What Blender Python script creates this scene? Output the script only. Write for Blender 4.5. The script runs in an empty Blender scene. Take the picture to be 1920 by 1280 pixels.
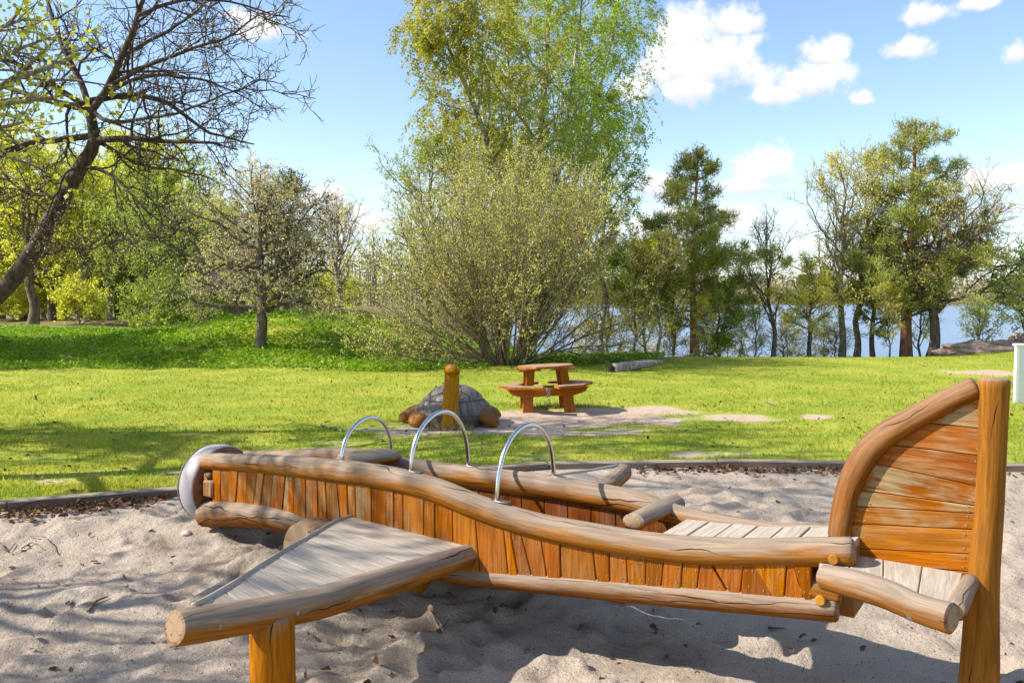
import bpy, math, random
import numpy as np
from mathutils import Vector, Matrix
R = math.radians
scene = bpy.context.scene
# ------------------------------------------------------------------ camera
CAMZ = 1.55; FPX = 1600.0; TH = math.atan(82/1600)
cd = bpy.data.cameras.new('camera'); cam = bpy.data.objects.new('camera', cd)
scene.collection.objects.link(cam); scene.camera = cam
cd.lens = 30; cd.sensor_width = 36; cd.sensor_fit = 'HORIZONTAL'; cd.clip_start = 0.05; cd.clip_end = 6000
cam.location = (0, 0, CAMZ); cam.rotation_euler = (math.pi/2-TH, 0, 0)
# ------------------------------------------------------------------ sun, sky, exposure
SUN_EL = R(40); SAZ = math.atan2(-0.99, -0.10)
SDIR = Vector((math.sin(SAZ)*math.cos(SUN_EL), math.cos(SAZ)*math.cos(SUN_EL), math.sin(SUN_EL)))
ld = bpy.data.lights.new('sun', 'SUN'); ld.energy = 5.0; ld.angle = R(0.53); ld.color = (1, .93, .82)
sun = bpy.data.objects.new('sun', ld); scene.collection.objects.link(sun)
sun.rotation_euler = SDIR.to_track_quat('Z', 'Y').to_euler(); sun.location = SDIR*60
scene.view_settings.view_transform = 'Standard'; scene.view_settings.look = 'None'
scene.view_settings.gamma = 1; scene.view_settings.use_curve_mapping = False
scene.view_settings.exposure = 0.8

class NT:
    """tiny node-tree helper"""
    def __init__(s, tree): s.t = tree; s.n = tree.nodes; s.l = tree.links
    def new(s, typ, **kw):
        n = s.n.new(typ)
        for k, v in kw.items(): setattr(n, k, v)
        return n
    def put(s, sock, v):
        if hasattr(v, 'is_linked') or isinstance(v, bpy.types.NodeSocket): s.l.new(v, sock)
        elif v is not None:
            if isinstance(v, (tuple, list)) and len(v) == 3 and sock.type == 'RGBA': v = (*v, 1)
            sock.default_value = v
    def math(s, op, a, b=None, c=None, clamp=False):
        n = s.new('ShaderNodeMath', operation=op, use_clamp=clamp)
        for i, v in enumerate((a, b, c)):
            if v is not None: s.put(n.inputs[i], v)
        return n.outputs[0]
    def vmath(s, op, a, b=None, scale=None):
        n = s.new('ShaderNodeVectorMath', operation=op)
        s.put(n.inputs[0], a)
        if b is not None: s.put(n.inputs[1], b)
        if scale is not None: s.put(n.inputs[3], scale)
        return n.outputs[1] if op in ('LENGTH', 'DOT_PRODUCT', 'DISTANCE') else n.outputs[0]
    def mix(s, f, a, b, blend='MIX'):
        n = s.new('ShaderNodeMix', data_type='RGBA', blend_type=blend)
        s.put(n.inputs[0], f); s.put(n.inputs[6], a); s.put(n.inputs[7], b); return n.outputs[2]
    def noise(s, vec, scale, detail=3, rough=.55, dist=0.0):
        n = s.new('ShaderNodeTexNoise'); 
        if vec is not None: s.put(n.inputs['Vector'], vec)
        n.inputs['Scale'].default_value = scale; n.inputs['Detail'].default_value = detail
        n.inputs['Roughness'].default_value = rough; n.inputs['Distortion'].default_value = dist
        return n.outputs[0]
    def sm(s, x, a, b, lo=0.0, hi=1.0):
        n = s.new('ShaderNodeMapRange', interpolation_type='SMOOTHSTEP')
        s.put(n.inputs[0], x)
        for i, v in enumerate((a, b, lo, hi)): s.put(n.inputs[i+1], v)
        return n.outputs[0]
    def lin(s, x, a, b, lo=0.0, hi=1.0):
        n = s.new('ShaderNodeMapRange'); s.put(n.inputs[0], x)
        for i, v in enumerate((a, b, lo, hi)): s.put(n.inputs[i+1], v)
        return n.outputs[0]
    def comb(s, x, y, z):
        n = s.new('ShaderNodeCombineXYZ')
        for i, v in enumerate((x, y, z)): s.put(n.inputs[i], v)
        return n.outputs[0]
    def sep(s, v):
        n = s.new('ShaderNodeSeparateXYZ'); s.put(n.inputs[0], v); return n.outputs
    def bump(s, h, strength=.3, dist=.01):
        n = s.new('ShaderNodeBump'); n.inputs['Strength'].default_value = strength
        n.inputs['Distance'].default_value = dist; s.put(n.inputs['Height'], h); return n.outputs[0]

def ray(u, v):
    cx, cy = (u-960)/FPX, (640-v)/FPX
    return Vector((cx, cy*math.sin(TH)+math.cos(TH), cy*math.cos(TH)-math.sin(TH)))
CAM = Vector((0, 0, CAMZ))
def on_z(u, v, z):
    d = ray(u, v); return CAM + d*((z-CAMZ)/d.z)
def on_y(u, v, y):
    d = ray(u, v); return CAM + d*(y/d.y)
def on_ground(u, v): return on_z(u, v, 0.0)

# world: physical sky with cumulus placed by direction, scattered cloud elsewhere
world = bpy.data.worlds.new('World'); scene.world = world; world.use_nodes = True
w = NT(world.node_tree); w.n.clear()
sky = w.new('ShaderNodeTexSky', sky_type='NISHITA'); sky.sun_disc = False
sky.sun_elevation = SUN_EL; sky.sun_rotation = SAZ; sky.altitude = 50; sky.air_density = 1.0; sky.dust_density = 0.6; sky.ozone_density = 1.6
tc = w.new('ShaderNodeTexCoord').outputs['Generated']
dx, dy, dz = w.sep(w.vmath('NORMALIZE', tc))
az = w.math('ARCTAN2', dx, dy); el = w.math('ARCSINE', dz)
n1 = w.noise(tc, 26, 8, .62); n2 = w.noise(w.vmath('ADD', tc, (3.1, 1.7, 8.2)), 3.2, 4, .5)
CLOUDS = [(1300,120,118,84),(1275,66,70,56),(1375,45,55,35),(1290,165,70,35),(1505,150,85,46),(1540,105,45,32),(1455,180,55,28),
          (1745,28,45,22),(1700,98,50,22),(1615,188,20,17),(1436,326,62,48),(1410,350,80,20),(1885,342,92,36),(1830,330,30,18),
          (618,372,66,34),(650,400,60,22),(490,55,65,34),(440,30,30,18),(1905,105,25,30),(1225,350,45,34),(1830,8,35,14),(1350,420,110,32),(1240,430,90,45),(700,70,1,1),
          (665,425,60,24),(1880,395,60,14),(1190,170,40,30)]
best = None; besty = None
for (u, v, a, b) in CLOUDS:
    d = ray(u, v).normalized(); ca = math.atan2(d.x, d.y); ce = math.asin(d.z)
    ex = w.math('MULTIPLY', w.math('SUBTRACT', az, ca), FPX/(a*1.14)); ey = w.math('MULTIPLY', w.math('SUBTRACT', el, ce), FPX/(b*1.14))
    ey = w.math('MULTIPLY', ey, w.math('ADD', 1.0, w.math('MULTIPLY', w.math('LESS_THAN', ey, 0), .35)))   # flatter base
    dist = w.math('SQRT', w.math('ADD', w.math('MULTIPLY', ex, ex), w.math('MULTIPLY', ey, ey)))
    f = w.math('SUBTRACT', 1.0, dist)
    if best is None: best = f; besty = ey
    else:
        gt = w.math('GREATER_THAN', f, best)
        besty = w.math('ADD', w.math('MULTIPLY', gt, ey), w.math('MULTIPLY', w.math('SUBTRACT', 1.0, gt), besty))
        best = w.math('MAXIMUM', best, f)
nn = w.math('MULTIPLY', w.math('SUBTRACT', n1, .5), 2.3)
dens = w.math('ADD', w.math('MAXIMUM', best, -1.2), nn)
cov = w.sm(dens, .0, .62)
# scattered cloud for the rest of the dome (behind and beside the frame)
back = w.sm(dy, .62, .35)
gen = w.math('MULTIPLY', w.sm(w.math('ADD', n2, w.math('MULTIPLY', w.math('SUBTRACT', n1, .5), .5)), .56, .68), back)
low = w.math('MULTIPLY', w.sm(el, .22, .0), w.sm(w.math('ADD', w.math('MULTIPLY', n2, .5), w.math('MULTIPLY', n1, .5)), .34, .66, .25, .55))          # thin pale cloud near the horizon
cover = w.math('MAXIMUM', w.math('MAXIMUM', cov, gen), low)
shade = w.sm(w.math('ADD', besty, w.math('MULTIPLY', nn, .8)), -1.0, .35)
ccol = w.mix(shade, (.66, .72, .84), (1.0, .99, .98))
skyc = w.mix(1.0, sky.outputs[0], (.148, .148, .140), 'MULTIPLY')
bg = w.new('ShaderNodeBackground'); bg.inputs[1].default_value = 0.1
final = w.mix(cover, w.mix(1.0, skyc, (9.2, 9.3, 10.0), 'MULTIPLY'), w.mix(1.0, ccol, (6.5, 6.5, 6.5), 'MULTIPLY'))
w.l.new(final, bg.inputs[0])
w.l.new(bg.outputs[0], w.new('ShaderNodeOutputWorld').inputs[0])

# ------------------------------------------------------------------ object helpers
col = scene.collection
def tag(o, label=None, cat=None, group=None, kind=None):
    if label: o['label'] = label
    if cat: o['category'] = cat
    if group: o['group'] = group
    if kind: o['kind'] = kind
    return o
def empty(name, loc, label=None, cat=None, group=None):
    o = bpy.data.objects.new(name, None); col.objects.link(o); o.location = loc; o.empty_display_size = .2
    return tag(o, label, cat, group)
def link(name, me, mat, parent=None):
    o = bpy.data.objects.new(name, me); col.objects.link(o)
    for m in (mat if isinstance(mat, (list, tuple)) else [mat]):
        if m is not None and m.name not in [x.name for x in me.materials if x]: me.materials.append(m)
    if parent is not None:
        o.parent = parent; o.matrix_parent_inverse = pinv(parent)
    return o
def pinv(p):
    m = Matrix.LocRotScale(p.location, p.rotation_euler, p.scale)
    if p.parent is not None: m = Matrix.LocRotScale(p.parent.location, p.parent.rotation_euler, p.parent.scale) @ p.matrix_parent_inverse @ m
    return m.inverted()
def npmesh(name, V, F, smooth=False, uv=None):
    """V (n,3), F (m,k) same-size faces, by foreach_set"""
    V = np.ascontiguousarray(V, np.float32).reshape(-1, 3); F = np.ascontiguousarray(F, np.int32); m, k = F.shape
    me = bpy.data.meshes.new(name); me.vertices.add(len(V)); me.vertices.foreach_set('co', V.ravel())
    me.loops.add(m*k); me.loops.foreach_set('vertex_index', F.ravel())
    me.polygons.add(m); me.polygons.foreach_set('loop_start', np.arange(0, m*k, k, dtype=np.int32))
    if smooth: me.polygons.foreach_set('use_smooth', np.ones(m, bool))
    if uv is not None:
        l = me.uv_layers.new(name='UVMap'); l.data.foreach_set('uv', np.ascontiguousarray(uv, np.float32).ravel())
    me.update(calc_edges=True); return me
class MB:
    """small mesh collector with uvs and material indices"""
    def __init__(s): s.v = []; s.f = []; s.uv = []; s.mi = []
    def face(s, idx, uv=None, mi=0):
        s.f.append(tuple(idx)); s.uv.append(uv or [(s.v[i][0]+s.v[i][2]*.3, s.v[i][1]) for i in idx]); s.mi.append(mi)
    def add(s, vs):
        b = len(s.v); s.v += [tuple(v) for v in vs]; return b
    def mesh(s, name, smooth=True, angle=40):
        me = bpy.data.meshes.new(name); me.from_pydata(s.v, [], s.f)
        l = me.uv_layers.new(name='UVMap'); l.data.foreach_set('uv', [c for f in s.uv for p in f for c in p])
        me.polygons.foreach_set('material_index', s.mi)
        me.update()
        if smooth: me.shade_smooth() if hasattr(me, 'shade_smooth') else None
        if smooth and hasattr(me, 'set_sharp_from_angle'): me.set_sharp_from_angle(angle=R(angle))
        return me
    def box(s, c, size, rot=None, bev=0.0):
        c = Vector(c); hx, hy, hz = [x/2 for x in size]; M3 = rot or Matrix.Identity(3)
        if bev <= 0:
            vs = [c+M3@Vector((x*hx, y*hy, z*hz)) for z in (-1, 1) for y in (-1, 1) for x in (-1, 1)]
            b = s.add(vs)
            for q in ((0,2,3,1),(4,5,7,6),(0,1,5,4),(2,6,7,3),(0,4,6,2),(1,3,7,5)):
                s.boxface(b, q, (hx, hy, hz))
        else:
            # chamfered box: 24 verts
            P = {}; vs = []
            for sx in (-1, 1):
                for sy in (-1, 1):
                    for sz in (-1, 1):
                        for ax in range(3):
                            p = [sx*(hx-bev), sy*(hy-bev), sz*(hz-bev)]; p[ax] += (sx, sy, sz)[ax]*bev
                            P[(sx, sy, sz, ax)] = len(vs); vs.append(Vector(p))
            b = s.add([c+M3@p for p in vs])
            sl = {0: hx, 1: hy, 2: hz}; lng = max(sl, key=sl.get); oth = [a for a in range(3) if a != lng]
            def fc(keys):
                ids = [P[k] for k in keys]; pts = [vs[i] for i in ids]
                cen = sum(pts, Vector())/len(pts); n = Vector((0, 0, 0))
                for i in range(len(pts)): n += pts[i].cross(pts[(i+1) % len(pts)])
                if n.dot(cen) < 0: ids = ids[::-1]; pts = pts[::-1]
                s.face([b+i for i in ids], [(p[oth[0]]+p[oth[1]], p[lng]) for p in pts])
            for ax in range(3):
                o1, o2 = [a for a in range(3) if a != ax]
                for sg in (-1, 1):
                    ks = []
                    for (a1, a2) in ((-1,-1),(1,-1),(1,1),(-1,1)):
                        t = [0, 0, 0]; t[ax] = sg; t[o1] = a1; t[o2] = a2; ks.append((*t, ax))
                    fc(ks)
            for ax in range(3):
                o1, o2 = [a for a in range(3) if a != ax]
                for a1 in (-1, 1):
                    for a2 in (-1, 1):
                        t0 = [0,0,0]; t0[ax] = -1; t0[o1] = a1; t0[o2] = a2; t1 = list(t0); t1[ax] = 1
                        fc([(*t0, o1), (*t1, o1), (*t1, o2), (*t0, o2)])
            for sx in (-1, 1):
                for sy in (-1, 1):
                    for sz in (-1, 1): fc([(sx, sy, sz, a) for a in range(3)])
        return s
    def boxface(s, b, q, h):
        pts = [Vector(((i & 1)*2-1, ((i >> 1) & 1)*2-1, ((i >> 2) & 1)*2-1)) for i in q]
        lng = max(range(3), key=lambda a: h[a]); oth = [a for a in range(3) if a != lng]
        s.face([b+i for i in q], [(p[oth[0]]*h[oth[0]]+p[oth[1]]*h[oth[1]], p[lng]*h[lng]) for p in pts])
    def tube(s, pts, rad, seg=10, cap=True, capmi=0, mi=0, sq=(1, 1), wob=0.0, rng=None, ref=None, bev=.25):
        pts = [Vector(p) for p in pts]; n = len(pts)
        if not hasattr(rad, '__len__'): rad = [rad]*n
        T = [(pts[min(i+1, n-1)]-pts[max(i-1, 0)]).normalized() for i in range(n)]
        ref = Vector(ref) if ref else (Vector((0, 0, 1)) if abs(T[0].z) < .9 else Vector((1, 0, 0)))
        rings = []; L = 0; lens = []
        ph = [(rng.uniform(0, 6.28), rng.uniform(0, 6.28)) for _ in range(3)] if rng else None
        def ring(p, t, r, l):
            a = t.cross(ref).normalized(); b = a.cross(t).normalized(); vs = []
            for k in range(seg):
                an = 2*math.pi*k/seg; rr = r
                if rng: rr *= 1+wob*(math.sin(2*an+ph[0][0]+l*2.1)+.7*math.sin(3*an+ph[1][0]-l*3.7)+.6*math.sin(an+ph[2][0]+l*5.3))
                vs.append(p+a*(math.cos(an)*rr*sq[0])+b*(math.sin(an)*rr*sq[1]))
            return s.add(vs)
        seqp = [(pts[i], T[i], rad[i]) for i in range(n)]
        if cap and bev > 0:
            e0 = min(bev*rad[0], (pts[1]-pts[0]).length*.4); e1 = min(bev*rad[-1], (pts[-1]-pts[-2]).length*.4)
            seqp = [(pts[0], T[0], rad[0]*(1-bev)), (pts[0]+T[0]*e0, T[0], rad[0])]+seqp[1:-1]+[(pts[-1]-T[-1]*e1, T[-1], rad[-1]), (pts[-1], T[-1], rad[-1]*(1-bev))]
        for i, (p, t, r) in enumerate(seqp):
            if i: L += (p-seqp[i-1][0]).length
            rings.append(ring(p, t, r, L)); lens.append(L)
        off = rng.uniform(0, 20) if rng else 0; c = 2*math.pi*max(sum(rad)/len(rad), .001)
        for i in range(len(rings)-1):
            for k in range(seg):
                k2 = (k+1) % seg
                s.face([rings[i]+k, rings[i]+k2, rings[i+1]+k2, rings[i+1]+k],
                       [(k/seg*c+off, lens[i]+off), ((k+1)/seg*c+off, lens[i]+off), ((k+1)/seg*c+off, lens[i+1]+off), (k/seg*c+off, lens[i+1]+off)], mi)
        if cap:
            for ri, rv, r in ((rings[0], True, seqp[0][2]), (rings[-1], False, seqp[-1][2])):
                ids = [ri+k for k in range(seg)]; uv = [(math.cos(2*math.pi*k/seg)*r, math.sin(2*math.pi*k/seg)*r) for k in range(seg)]
                if rv: ids = ids[::-1]; uv = uv[::-1]
                s.face(ids, uv, capmi)
        return s
    def lathe(s, c, axis, prof, seg=32, mi=None):
        """prof list of (along, radius)"""
        c = Vector(c); axis = Vector(axis).normalized(); ref = Vector((0, 0, 1)) if abs(axis.z) < .9 else Vector((1, 0, 0))
        a = axis.cross(ref).normalized(); b = axis.cross(a).normalized(); rings = []
        for (h, r) in prof:
            rings.append(s.add([c+axis*h+(a*math.cos(2*math.pi*k/seg)+b*math.sin(2*math.pi*k/seg))*max(r, 1e-4) for k in range(seg)]))
        for i in range(len(prof)-1):
            for k in range(seg):
                k2 = (k+1) % seg
                uvs = [(prof[j][1]*math.cos(2*math.pi*q/seg), prof[j][1]*math.sin(2*math.pi*q/seg)) for j, q in ((i, k), (i, k+1), (i+1, k+1), (i+1, k))]
                s.face([rings[i]+k, rings[i]+k2, rings[i+1]+k2, rings[i+1]+k][::-1], uvs[::-1], mi[i] if mi else 0)
        return s
    def build(s, name, mat, parent=None, smooth=True, angle=40):
        return link(name, s.mesh(name, smooth, angle), mat, parent)

def spline(pts, k=6):
    """Catmull-Rom through points of any dimension"""
    P = np.array([list(p) for p in pts], float); P = np.vstack([2*P[0]-P[1], P, 2*P[-1]-P[-2]]); out = []
    for i in range(1, len(P)-2):
        for j in range(k):
            t = j/k; a, b, c, d = P[i-1], P[i], P[i+1], P[i+2]
            out.append(.5*((2*b)+(-a+c)*t+(2*a-5*b+4*c-d)*t*t+(-a+3*b-3*c+d)*t**3))
    out.append(P[-2]); return np.array(out)

def slab(name, poly, normal, thick, grain, mat, parent, ch=.003, color=None):
    """a board: polygon outline (front face), extruded backwards by thick, with a chamfered front edge"""
    poly = [Vector(p) for p in poly]; n = Vector(normal).normalized(); g = Vector(grain).normalized(); x = g.cross(n).normalized()
    nn = Vector((0, 0, 0))
    for i in range(len(poly)): nn += (poly[i]-poly[0]).cross(poly[(i+1) % len(poly)]-poly[0])
    if nn.dot(n) < 0: poly = poly[::-1]
    m = len(poly); ins = []
    for i in range(m):
        p = poly[i]; e0 = (p-poly[i-1]).normalized(); e1 = (poly[(i+1) % m]-p).normalized()
        i0 = n.cross(e0).normalized(); i1 = n.cross(e1).normalized(); bis = (i0+i1)
        bis = bis/max(bis.length_squared*.5, .3); ins.append(p+bis*ch)
    b = MB(); rings = [b.add([p-n*thick for p in poly]), b.add([p-n*ch for p in poly]), b.add(ins)]
    uv = lambda p: (Vector(p).dot(x), Vector(p).dot(g))
    for r0, r1 in ((0, 1), (1, 2)):
        for i in range(m):
            j = (i+1) % m; ids = [rings[r0]+i, rings[r0]+j, rings[r1]+j, rings[r1]+i]
            b.face(ids, [uv(b.v[q]) for q in ids])
    b.face([rings[2]+i for i in range(m)], [uv(p) for p in ins]); b.face([rings[0]+i for i in range(m)][::-1], [uv(b.v[rings[0]+i]) for i in range(m)][::-1])
    o = b.build(name, mat, parent, angle=20)
    if color: o.color = color
    return o

# ------------------------------------------------------------------ noise on arrays
_tab = np.random.RandomState(7).rand(256, 256)
def vn(x, y, seed=0):
    x = np.asarray(x)+seed*17.3; y = np.asarray(y)+seed*9.7
    xi = np.floor(x).astype(int); yi = np.floor(y).astype(int); fx = x-xi; fy = y-yi
    fx = fx*fx*fx*(fx*(fx*6-15)+10); fy = fy*fy*fy*(fy*(fy*6-15)+10)
    g = lambda a, b: _tab[a % 256, b % 256]
    return (g(xi, yi)*(1-fx)+g(xi+1, yi)*fx)*(1-fy)+(g(xi, yi+1)*(1-fx)+g(xi+1, yi+1)*fx)*fy
def fbm(x, y, o=4, seed=0):
    t = 0; a = 1; s = 0
    for i in range(o): t = t+a*(vn(x*2**i, y*2**i, seed+i)-.5); s += a; a *= .5
    return t/s*2
def ss(a, b, x):
    t = np.clip((np.asarray(x, float)-a)/(b-a), 0, 1); return t*t*(3-2*t)

# ------------------------------------------------------------------ materials
def mat(name):
    m = bpy.data.materials.new(name); m.use_nodes = True; t = NT(m.node_tree)
    return m, t, t.n['Principled BSDF']
def setp(p, **kw):
    for k, v in kw.items(): p.inputs[k.replace('_', ' ')].default_value = (*v, 1) if isinstance(v, tuple) and len(v) == 3 else v

def wood(name, dark, light, grey, w0=.35, w1=.95, wmax=.9, crack=1.0, rough=.6, up=True, patch=.5, useobj=True):
    """oiled timber that has greyed on its upper faces; grain follows uv.v"""
    m, t, p = mat(name)
    uvn = t.new('ShaderNodeUVMap').outputs[0]; oi = t.new('ShaderNodeObjectInfo')
    rnd = oi.outputs['Random']
    off = t.comb(t.math('MULTIPLY', rnd, 37.0), t.math('MULTIPLY', rnd, 91.0), 0.0)
    uv = t.vmath('ADD', uvn, off)
    g1 = t.noise(t.vmath('MULTIPLY', uv, (38, 2.2, 1)), 1.6, 5, .6, .6)
    g2 = t.noise(t.vmath('MULTIPLY', uv, (170, 5, 1)), 1.0, 2, .5)
    blot = t.noise(t.vmath('MULTIPLY', uv, (9, 3.5, 1)), 1.0, 4, .6, .4)
    c = t.mix(t.sm(g1, .3, .7), dark, light)
    c = t.mix(t.math('MULTIPLY', g2, .35), c, dark)
    # board to board differences
    hue = t.new('ShaderNodeHueSaturation'); t.put(hue.inputs['Color'], c)
    t.put(hue.inputs['Hue'], t.lin(rnd, 0, 1, .495, .507)); t.put(hue.inputs['Value'], t.lin(t.math('FRACT', t.math('MULTIPLY', rnd, 7.7)), 0, 1, .66, 1.15))
    t.put(hue.inputs['Saturation'], t.lin(t.math('FRACT', t.math('MULTIPLY', rnd, 3.3)), 0, 1, .98, 1.06))
    c = hue.outputs[0]
    pos = t.new('ShaderNodeNewGeometry')
    nz = t.sep(pos.outputs['Normal'])[2]
    if up: fac = t.sm(t.math('ADD', nz, t.math('MULTIPLY', t.math('SUBTRACT', blot, .5), 1.5)), w0, w1, 0, wmax)
    else: fac = t.sm(t.math('ADD', blot, t.math('MULTIPLY', t.math('SUBTRACT', g1, .5), .25)), .44, .66, 0, wmax)
    if useobj:
        oc = t.sep(oi.outputs['Color'])
        fac = t.math('MULTIPLY', fac, oc[0], clamp=True)
    gcol = t.mix(t.sm(g1, .3, .75), tuple(x*.62 for x in grey), grey)
    c = t.mix(fac, c, gcol)
    # drying cracks run with the grain
    ux, uy, _ = t.sep(uv)
    wv = t.noise(t.comb(t.math('MULTIPLY', ux, 2.0), t.math('MULTIPLY', uy, 1.3), 0.0), 1.0, 4, .55)
    fr = t.math('FRACT', t.math('ADD', t.math('MULTIPLY', ux, 11.0), t.math('MULTIPLY', wv, 2.6)))
    ckw = t.math('ABSOLUTE', t.math('SUBTRACT', fr, .5))
    gate = t.sm(t.noise(t.vmath('MULTIPLY', uv, (7.0, 1.0, 1)), 1.0, 3), .46, .62)
    cr = t.math('MULTIPLY', t.math('LESS_THAN', ckw, t.math('MULTIPLY', gate, .042)), t.math('GREATER_THAN', gate, .05))
    cr = t.math('MULTIPLY', cr, crack)
    c = t.mix(t.math('MULTIPLY', cr, .85), c, (.018, .012, .008))
    c = t.mix(t.math('MULTIPLY', t.sm(t.noise(pos.outputs['Position'], 55, 3, .7), .60, .74), .18), c, (.08, .05, .03))
    t.put(p.inputs['Base Color'], c); t.put(p.inputs['Roughness'], t.lin(fac, 0, 1, rough, .85))
    vor = t.new('ShaderNodeTexVoronoi'); t.put(vor.inputs['Vector'], t.vmath('MULTIPLY', uv, (4.2, 1.7, 1))); vor.inputs['Scale'].default_value = 1.0
    kn = t.sm(vor.outputs['Distance'], .085, .045)
    c = t.mix(t.math('MULTIPLY', kn, .4), c, (.055, .022, .010)); t.put(p.inputs['Base Color'], c)
    h = t.math('SUBTRACT', t.math('ADD', t.math('MULTIPLY', g1, .5), t.math('MULTIPLY', g2, .25)), t.math('MULTIPLY', cr, 2.2))
    h = t.math('ADD', h, t.math('MULTIPLY', blot, .8))
    t.put(p.inputs['Normal'], t.bump(h, .55, .006)); p.inputs['Specular IOR Level'].default_value = .05
    return m
GREY = (.325, .252, .190)
M_log = wood('weathered_log', (.18, .062, .010), (.37, .148, .028), GREY, -.45, .68, .95)
M_plank = wood('oiled_plank', (.25, .072, .007), (.45, .145, .014), (.36, .25, .125), up=False, wmax=.85, crack=.25, rough=.5)
M_post = wood('oiled_post', (.22, .072, .009), (.45, .165, .018), GREY, .15, .95, .8, crack=1.4)
M_deck = wood('bleached_board', (.33, .275, .21), (.43, .37, .295), (.51, .44, .36), .2, .9, .9, crack=.15, rough=.85)
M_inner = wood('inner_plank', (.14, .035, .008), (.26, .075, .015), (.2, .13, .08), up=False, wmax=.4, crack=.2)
M_edge = wood('grey_edging', (.18, .135, .10), (.27, .21, .16), (.37, .31, .25), .4, .9, .9, crack=.8, rough=.9)
M_carve = wood('carved_orange_wood', (.52, .205, .012), (.80, .365, .030), (.42, .27, .12), .75, 1.2, .4, crack=1.6)
M_table = wood('table_timber', (.27, .085, .014), (.44, .155, .03), (.42, .33, .25), .7, .98, .85, crack=.5)
M_shellw = wood('grey_carved_shell', (.13, .105, .09), (.21, .175, .15), (.30, .26, .235), .2, 1.0, .9, crack=.9, rough=.6)

def endgrain():
    m, t, p = mat('end_grain'); uv = t.new('ShaderNodeUVMap').outputs[0]
    d = t.vmath('LENGTH', t.vmath('ADD', uv, (.006, -.004, 0)))
    nz = t.noise(t.vmath('MULTIPLY', uv, (1, 1, 1)), 40, 3)
    rr = t.math('SINE', t.math('MULTIPLY', t.math('ADD', d, t.math('MULTIPLY', nz, .012)), 900))
    c = t.mix(t.lin(rr, -1, 1), (.24, .155, .085), (.34, .235, .14))
    x, y, _ = t.sep(uv)
    an = t.math('ARCTAN2', y, x); an = t.math('ADD', an, t.math('MULTIPLY', nz, .8))
    ck = t.math('ABSOLUTE', t.math('SINE', t.math('MULTIPLY', an, 2.0)))
    cr = t.math('MULTIPLY', t.sm(ck, .09, .02), t.sm(t.noise(uv, 25, 2), .42, .5))
    c = t.mix(cr, c, (.05, .03, .02)); t.put(p.inputs['Base Color'], c); p.inputs['Roughness'].default_value = .85
    t.put(p.inputs['Normal'], t.bump(t.math('SUBTRACT', t.math('MULTIPLY', rr, .2), cr), .5, .004)); return m
M_end = endgrain()
def simple(name, colr, rough=.5, metal=0.0, nscale=30, var=.15, bump=.1, bdist=.003):
    m, t, p = mat(name); g = t.new('ShaderNodeNewGeometry').outputs['Position']
    n = t.noise(g, nscale, 4, .6)
    t.put(p.inputs['Base Color'], t.mix(t.sm(n, .3, .7), tuple(x*(1-var) for x in colr), tuple(min(1, x*(1+var)) for x in colr)))
    t.put(p.inputs['Roughness'], t.lin(n, .3, .7, rough*.85, min(1, rough*1.15))); p.inputs['Metallic'].default_value = metal
    if bump: t.put(p.inputs['Normal'], t.bump(n, bump, bdist))
    return m
M_steel = simple('brushed_steel', (.62, .62, .62), .22, 1.0, 60, .06, .03)
M_bolt = simple('bolt_steel', (.30, .28, .25), .45, 1.0, 80, .2, .1)
M_brass = simple('screw_brass', (.22, .15, .065), .45, .8, 80, .3, .1)
M_dark = simple('dark_recess', (.02, .014, .01), .9)
M_rimwood = simple('dark_stained_rim', (.16, .055, .018), .6, 0, 25, .4, .3)
M_wpanel = simple('white_painted_board', (.78, .79, .80), .55, 0, 12, .03, .05)
M_cap = wood('button_cap', (.40, .17, .02), (.52, .24, .03), GREY, .9, 1.4, .2, crack=0)
def paintcap():
    m, t, p = mat('worn_lilac_white_paint'); g = t.new('ShaderNodeNewGeometry').outputs['Position']
    n = t.noise(g, 7, 5, .65); ch = t.sm(t.noise(g, 28, 4, .7), .66, .70)
    c = t.mix(t.sm(n, .3, .7), (.30, .27, .285), (.37, .34, .355)); c = t.mix(ch, c, (.20, .15, .12))
    t.put(p.inputs['Base Color'], c); p.inputs['Roughness'].default_value = .6; t.put(p.inputs['Normal'], t.bump(n, .2, .005)); return m
M_nose = paintcap()

def leafmat(name, c0, c1, trans=.5, rough=.5):
    m, t, p = mat(name); geo = t.new('ShaderNodeNewGeometry')
    r = geo.outputs['Random Per Island']; pn = t.noise(geo.outputs['Position'], .9, 3, .6)
    f = t.math('ADD', t.math('MULTIPLY', r, .55), t.sm(pn, .35, .65, 0, .45))
    c = t.mix(f, c0, c1)
    t.put(p.inputs['Base Color'], c); p.inputs['Roughness'].default_value = rough; p.inputs['Specular IOR Level'].default_value = .25
    tr = t.new('ShaderNodeBsdfTranslucent'); t.put(tr.inputs[0], t.mix(1.0, c, (1.15, 1.1, .7), 'MULTIPLY'))
    mx = t.new('ShaderNodeMixShader'); mx.inputs[0].default_value = trans
    t.l.new(p.outputs[0], mx.inputs[1]); t.l.new(tr.outputs[0], mx.inputs[2]); t.l.new(mx.outputs[0], t.n['Material Output'].inputs[0])
    return m
def barkmat(name, c0, c1, scale=14, stretch=.25):
    m, t, p = mat(name); g = t.new('ShaderNodeNewGeometry').outputs['Position']
    n = t.noise(t.vmath('MULTIPLY', g, (1, 1, stretch)), scale, 5, .65, .4)
    t.put(p.inputs['Base Color'], t.mix(t.sm(n, .35, .65), c0, c1)); p.inputs['Roughness'].default_value = .9
    t.put(p.inputs['Normal'], t.bump(n, .8, .03)); return m
B_dark = barkmat('dark_bark', (0.070, 0.052, 0.039), (0.210, 0.157, 0.115))
B_apple = barkmat('reddish_brown_bark', (0.037, 0.025, 0.019), (0.119, 0.077, 0.055), 20)
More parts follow.
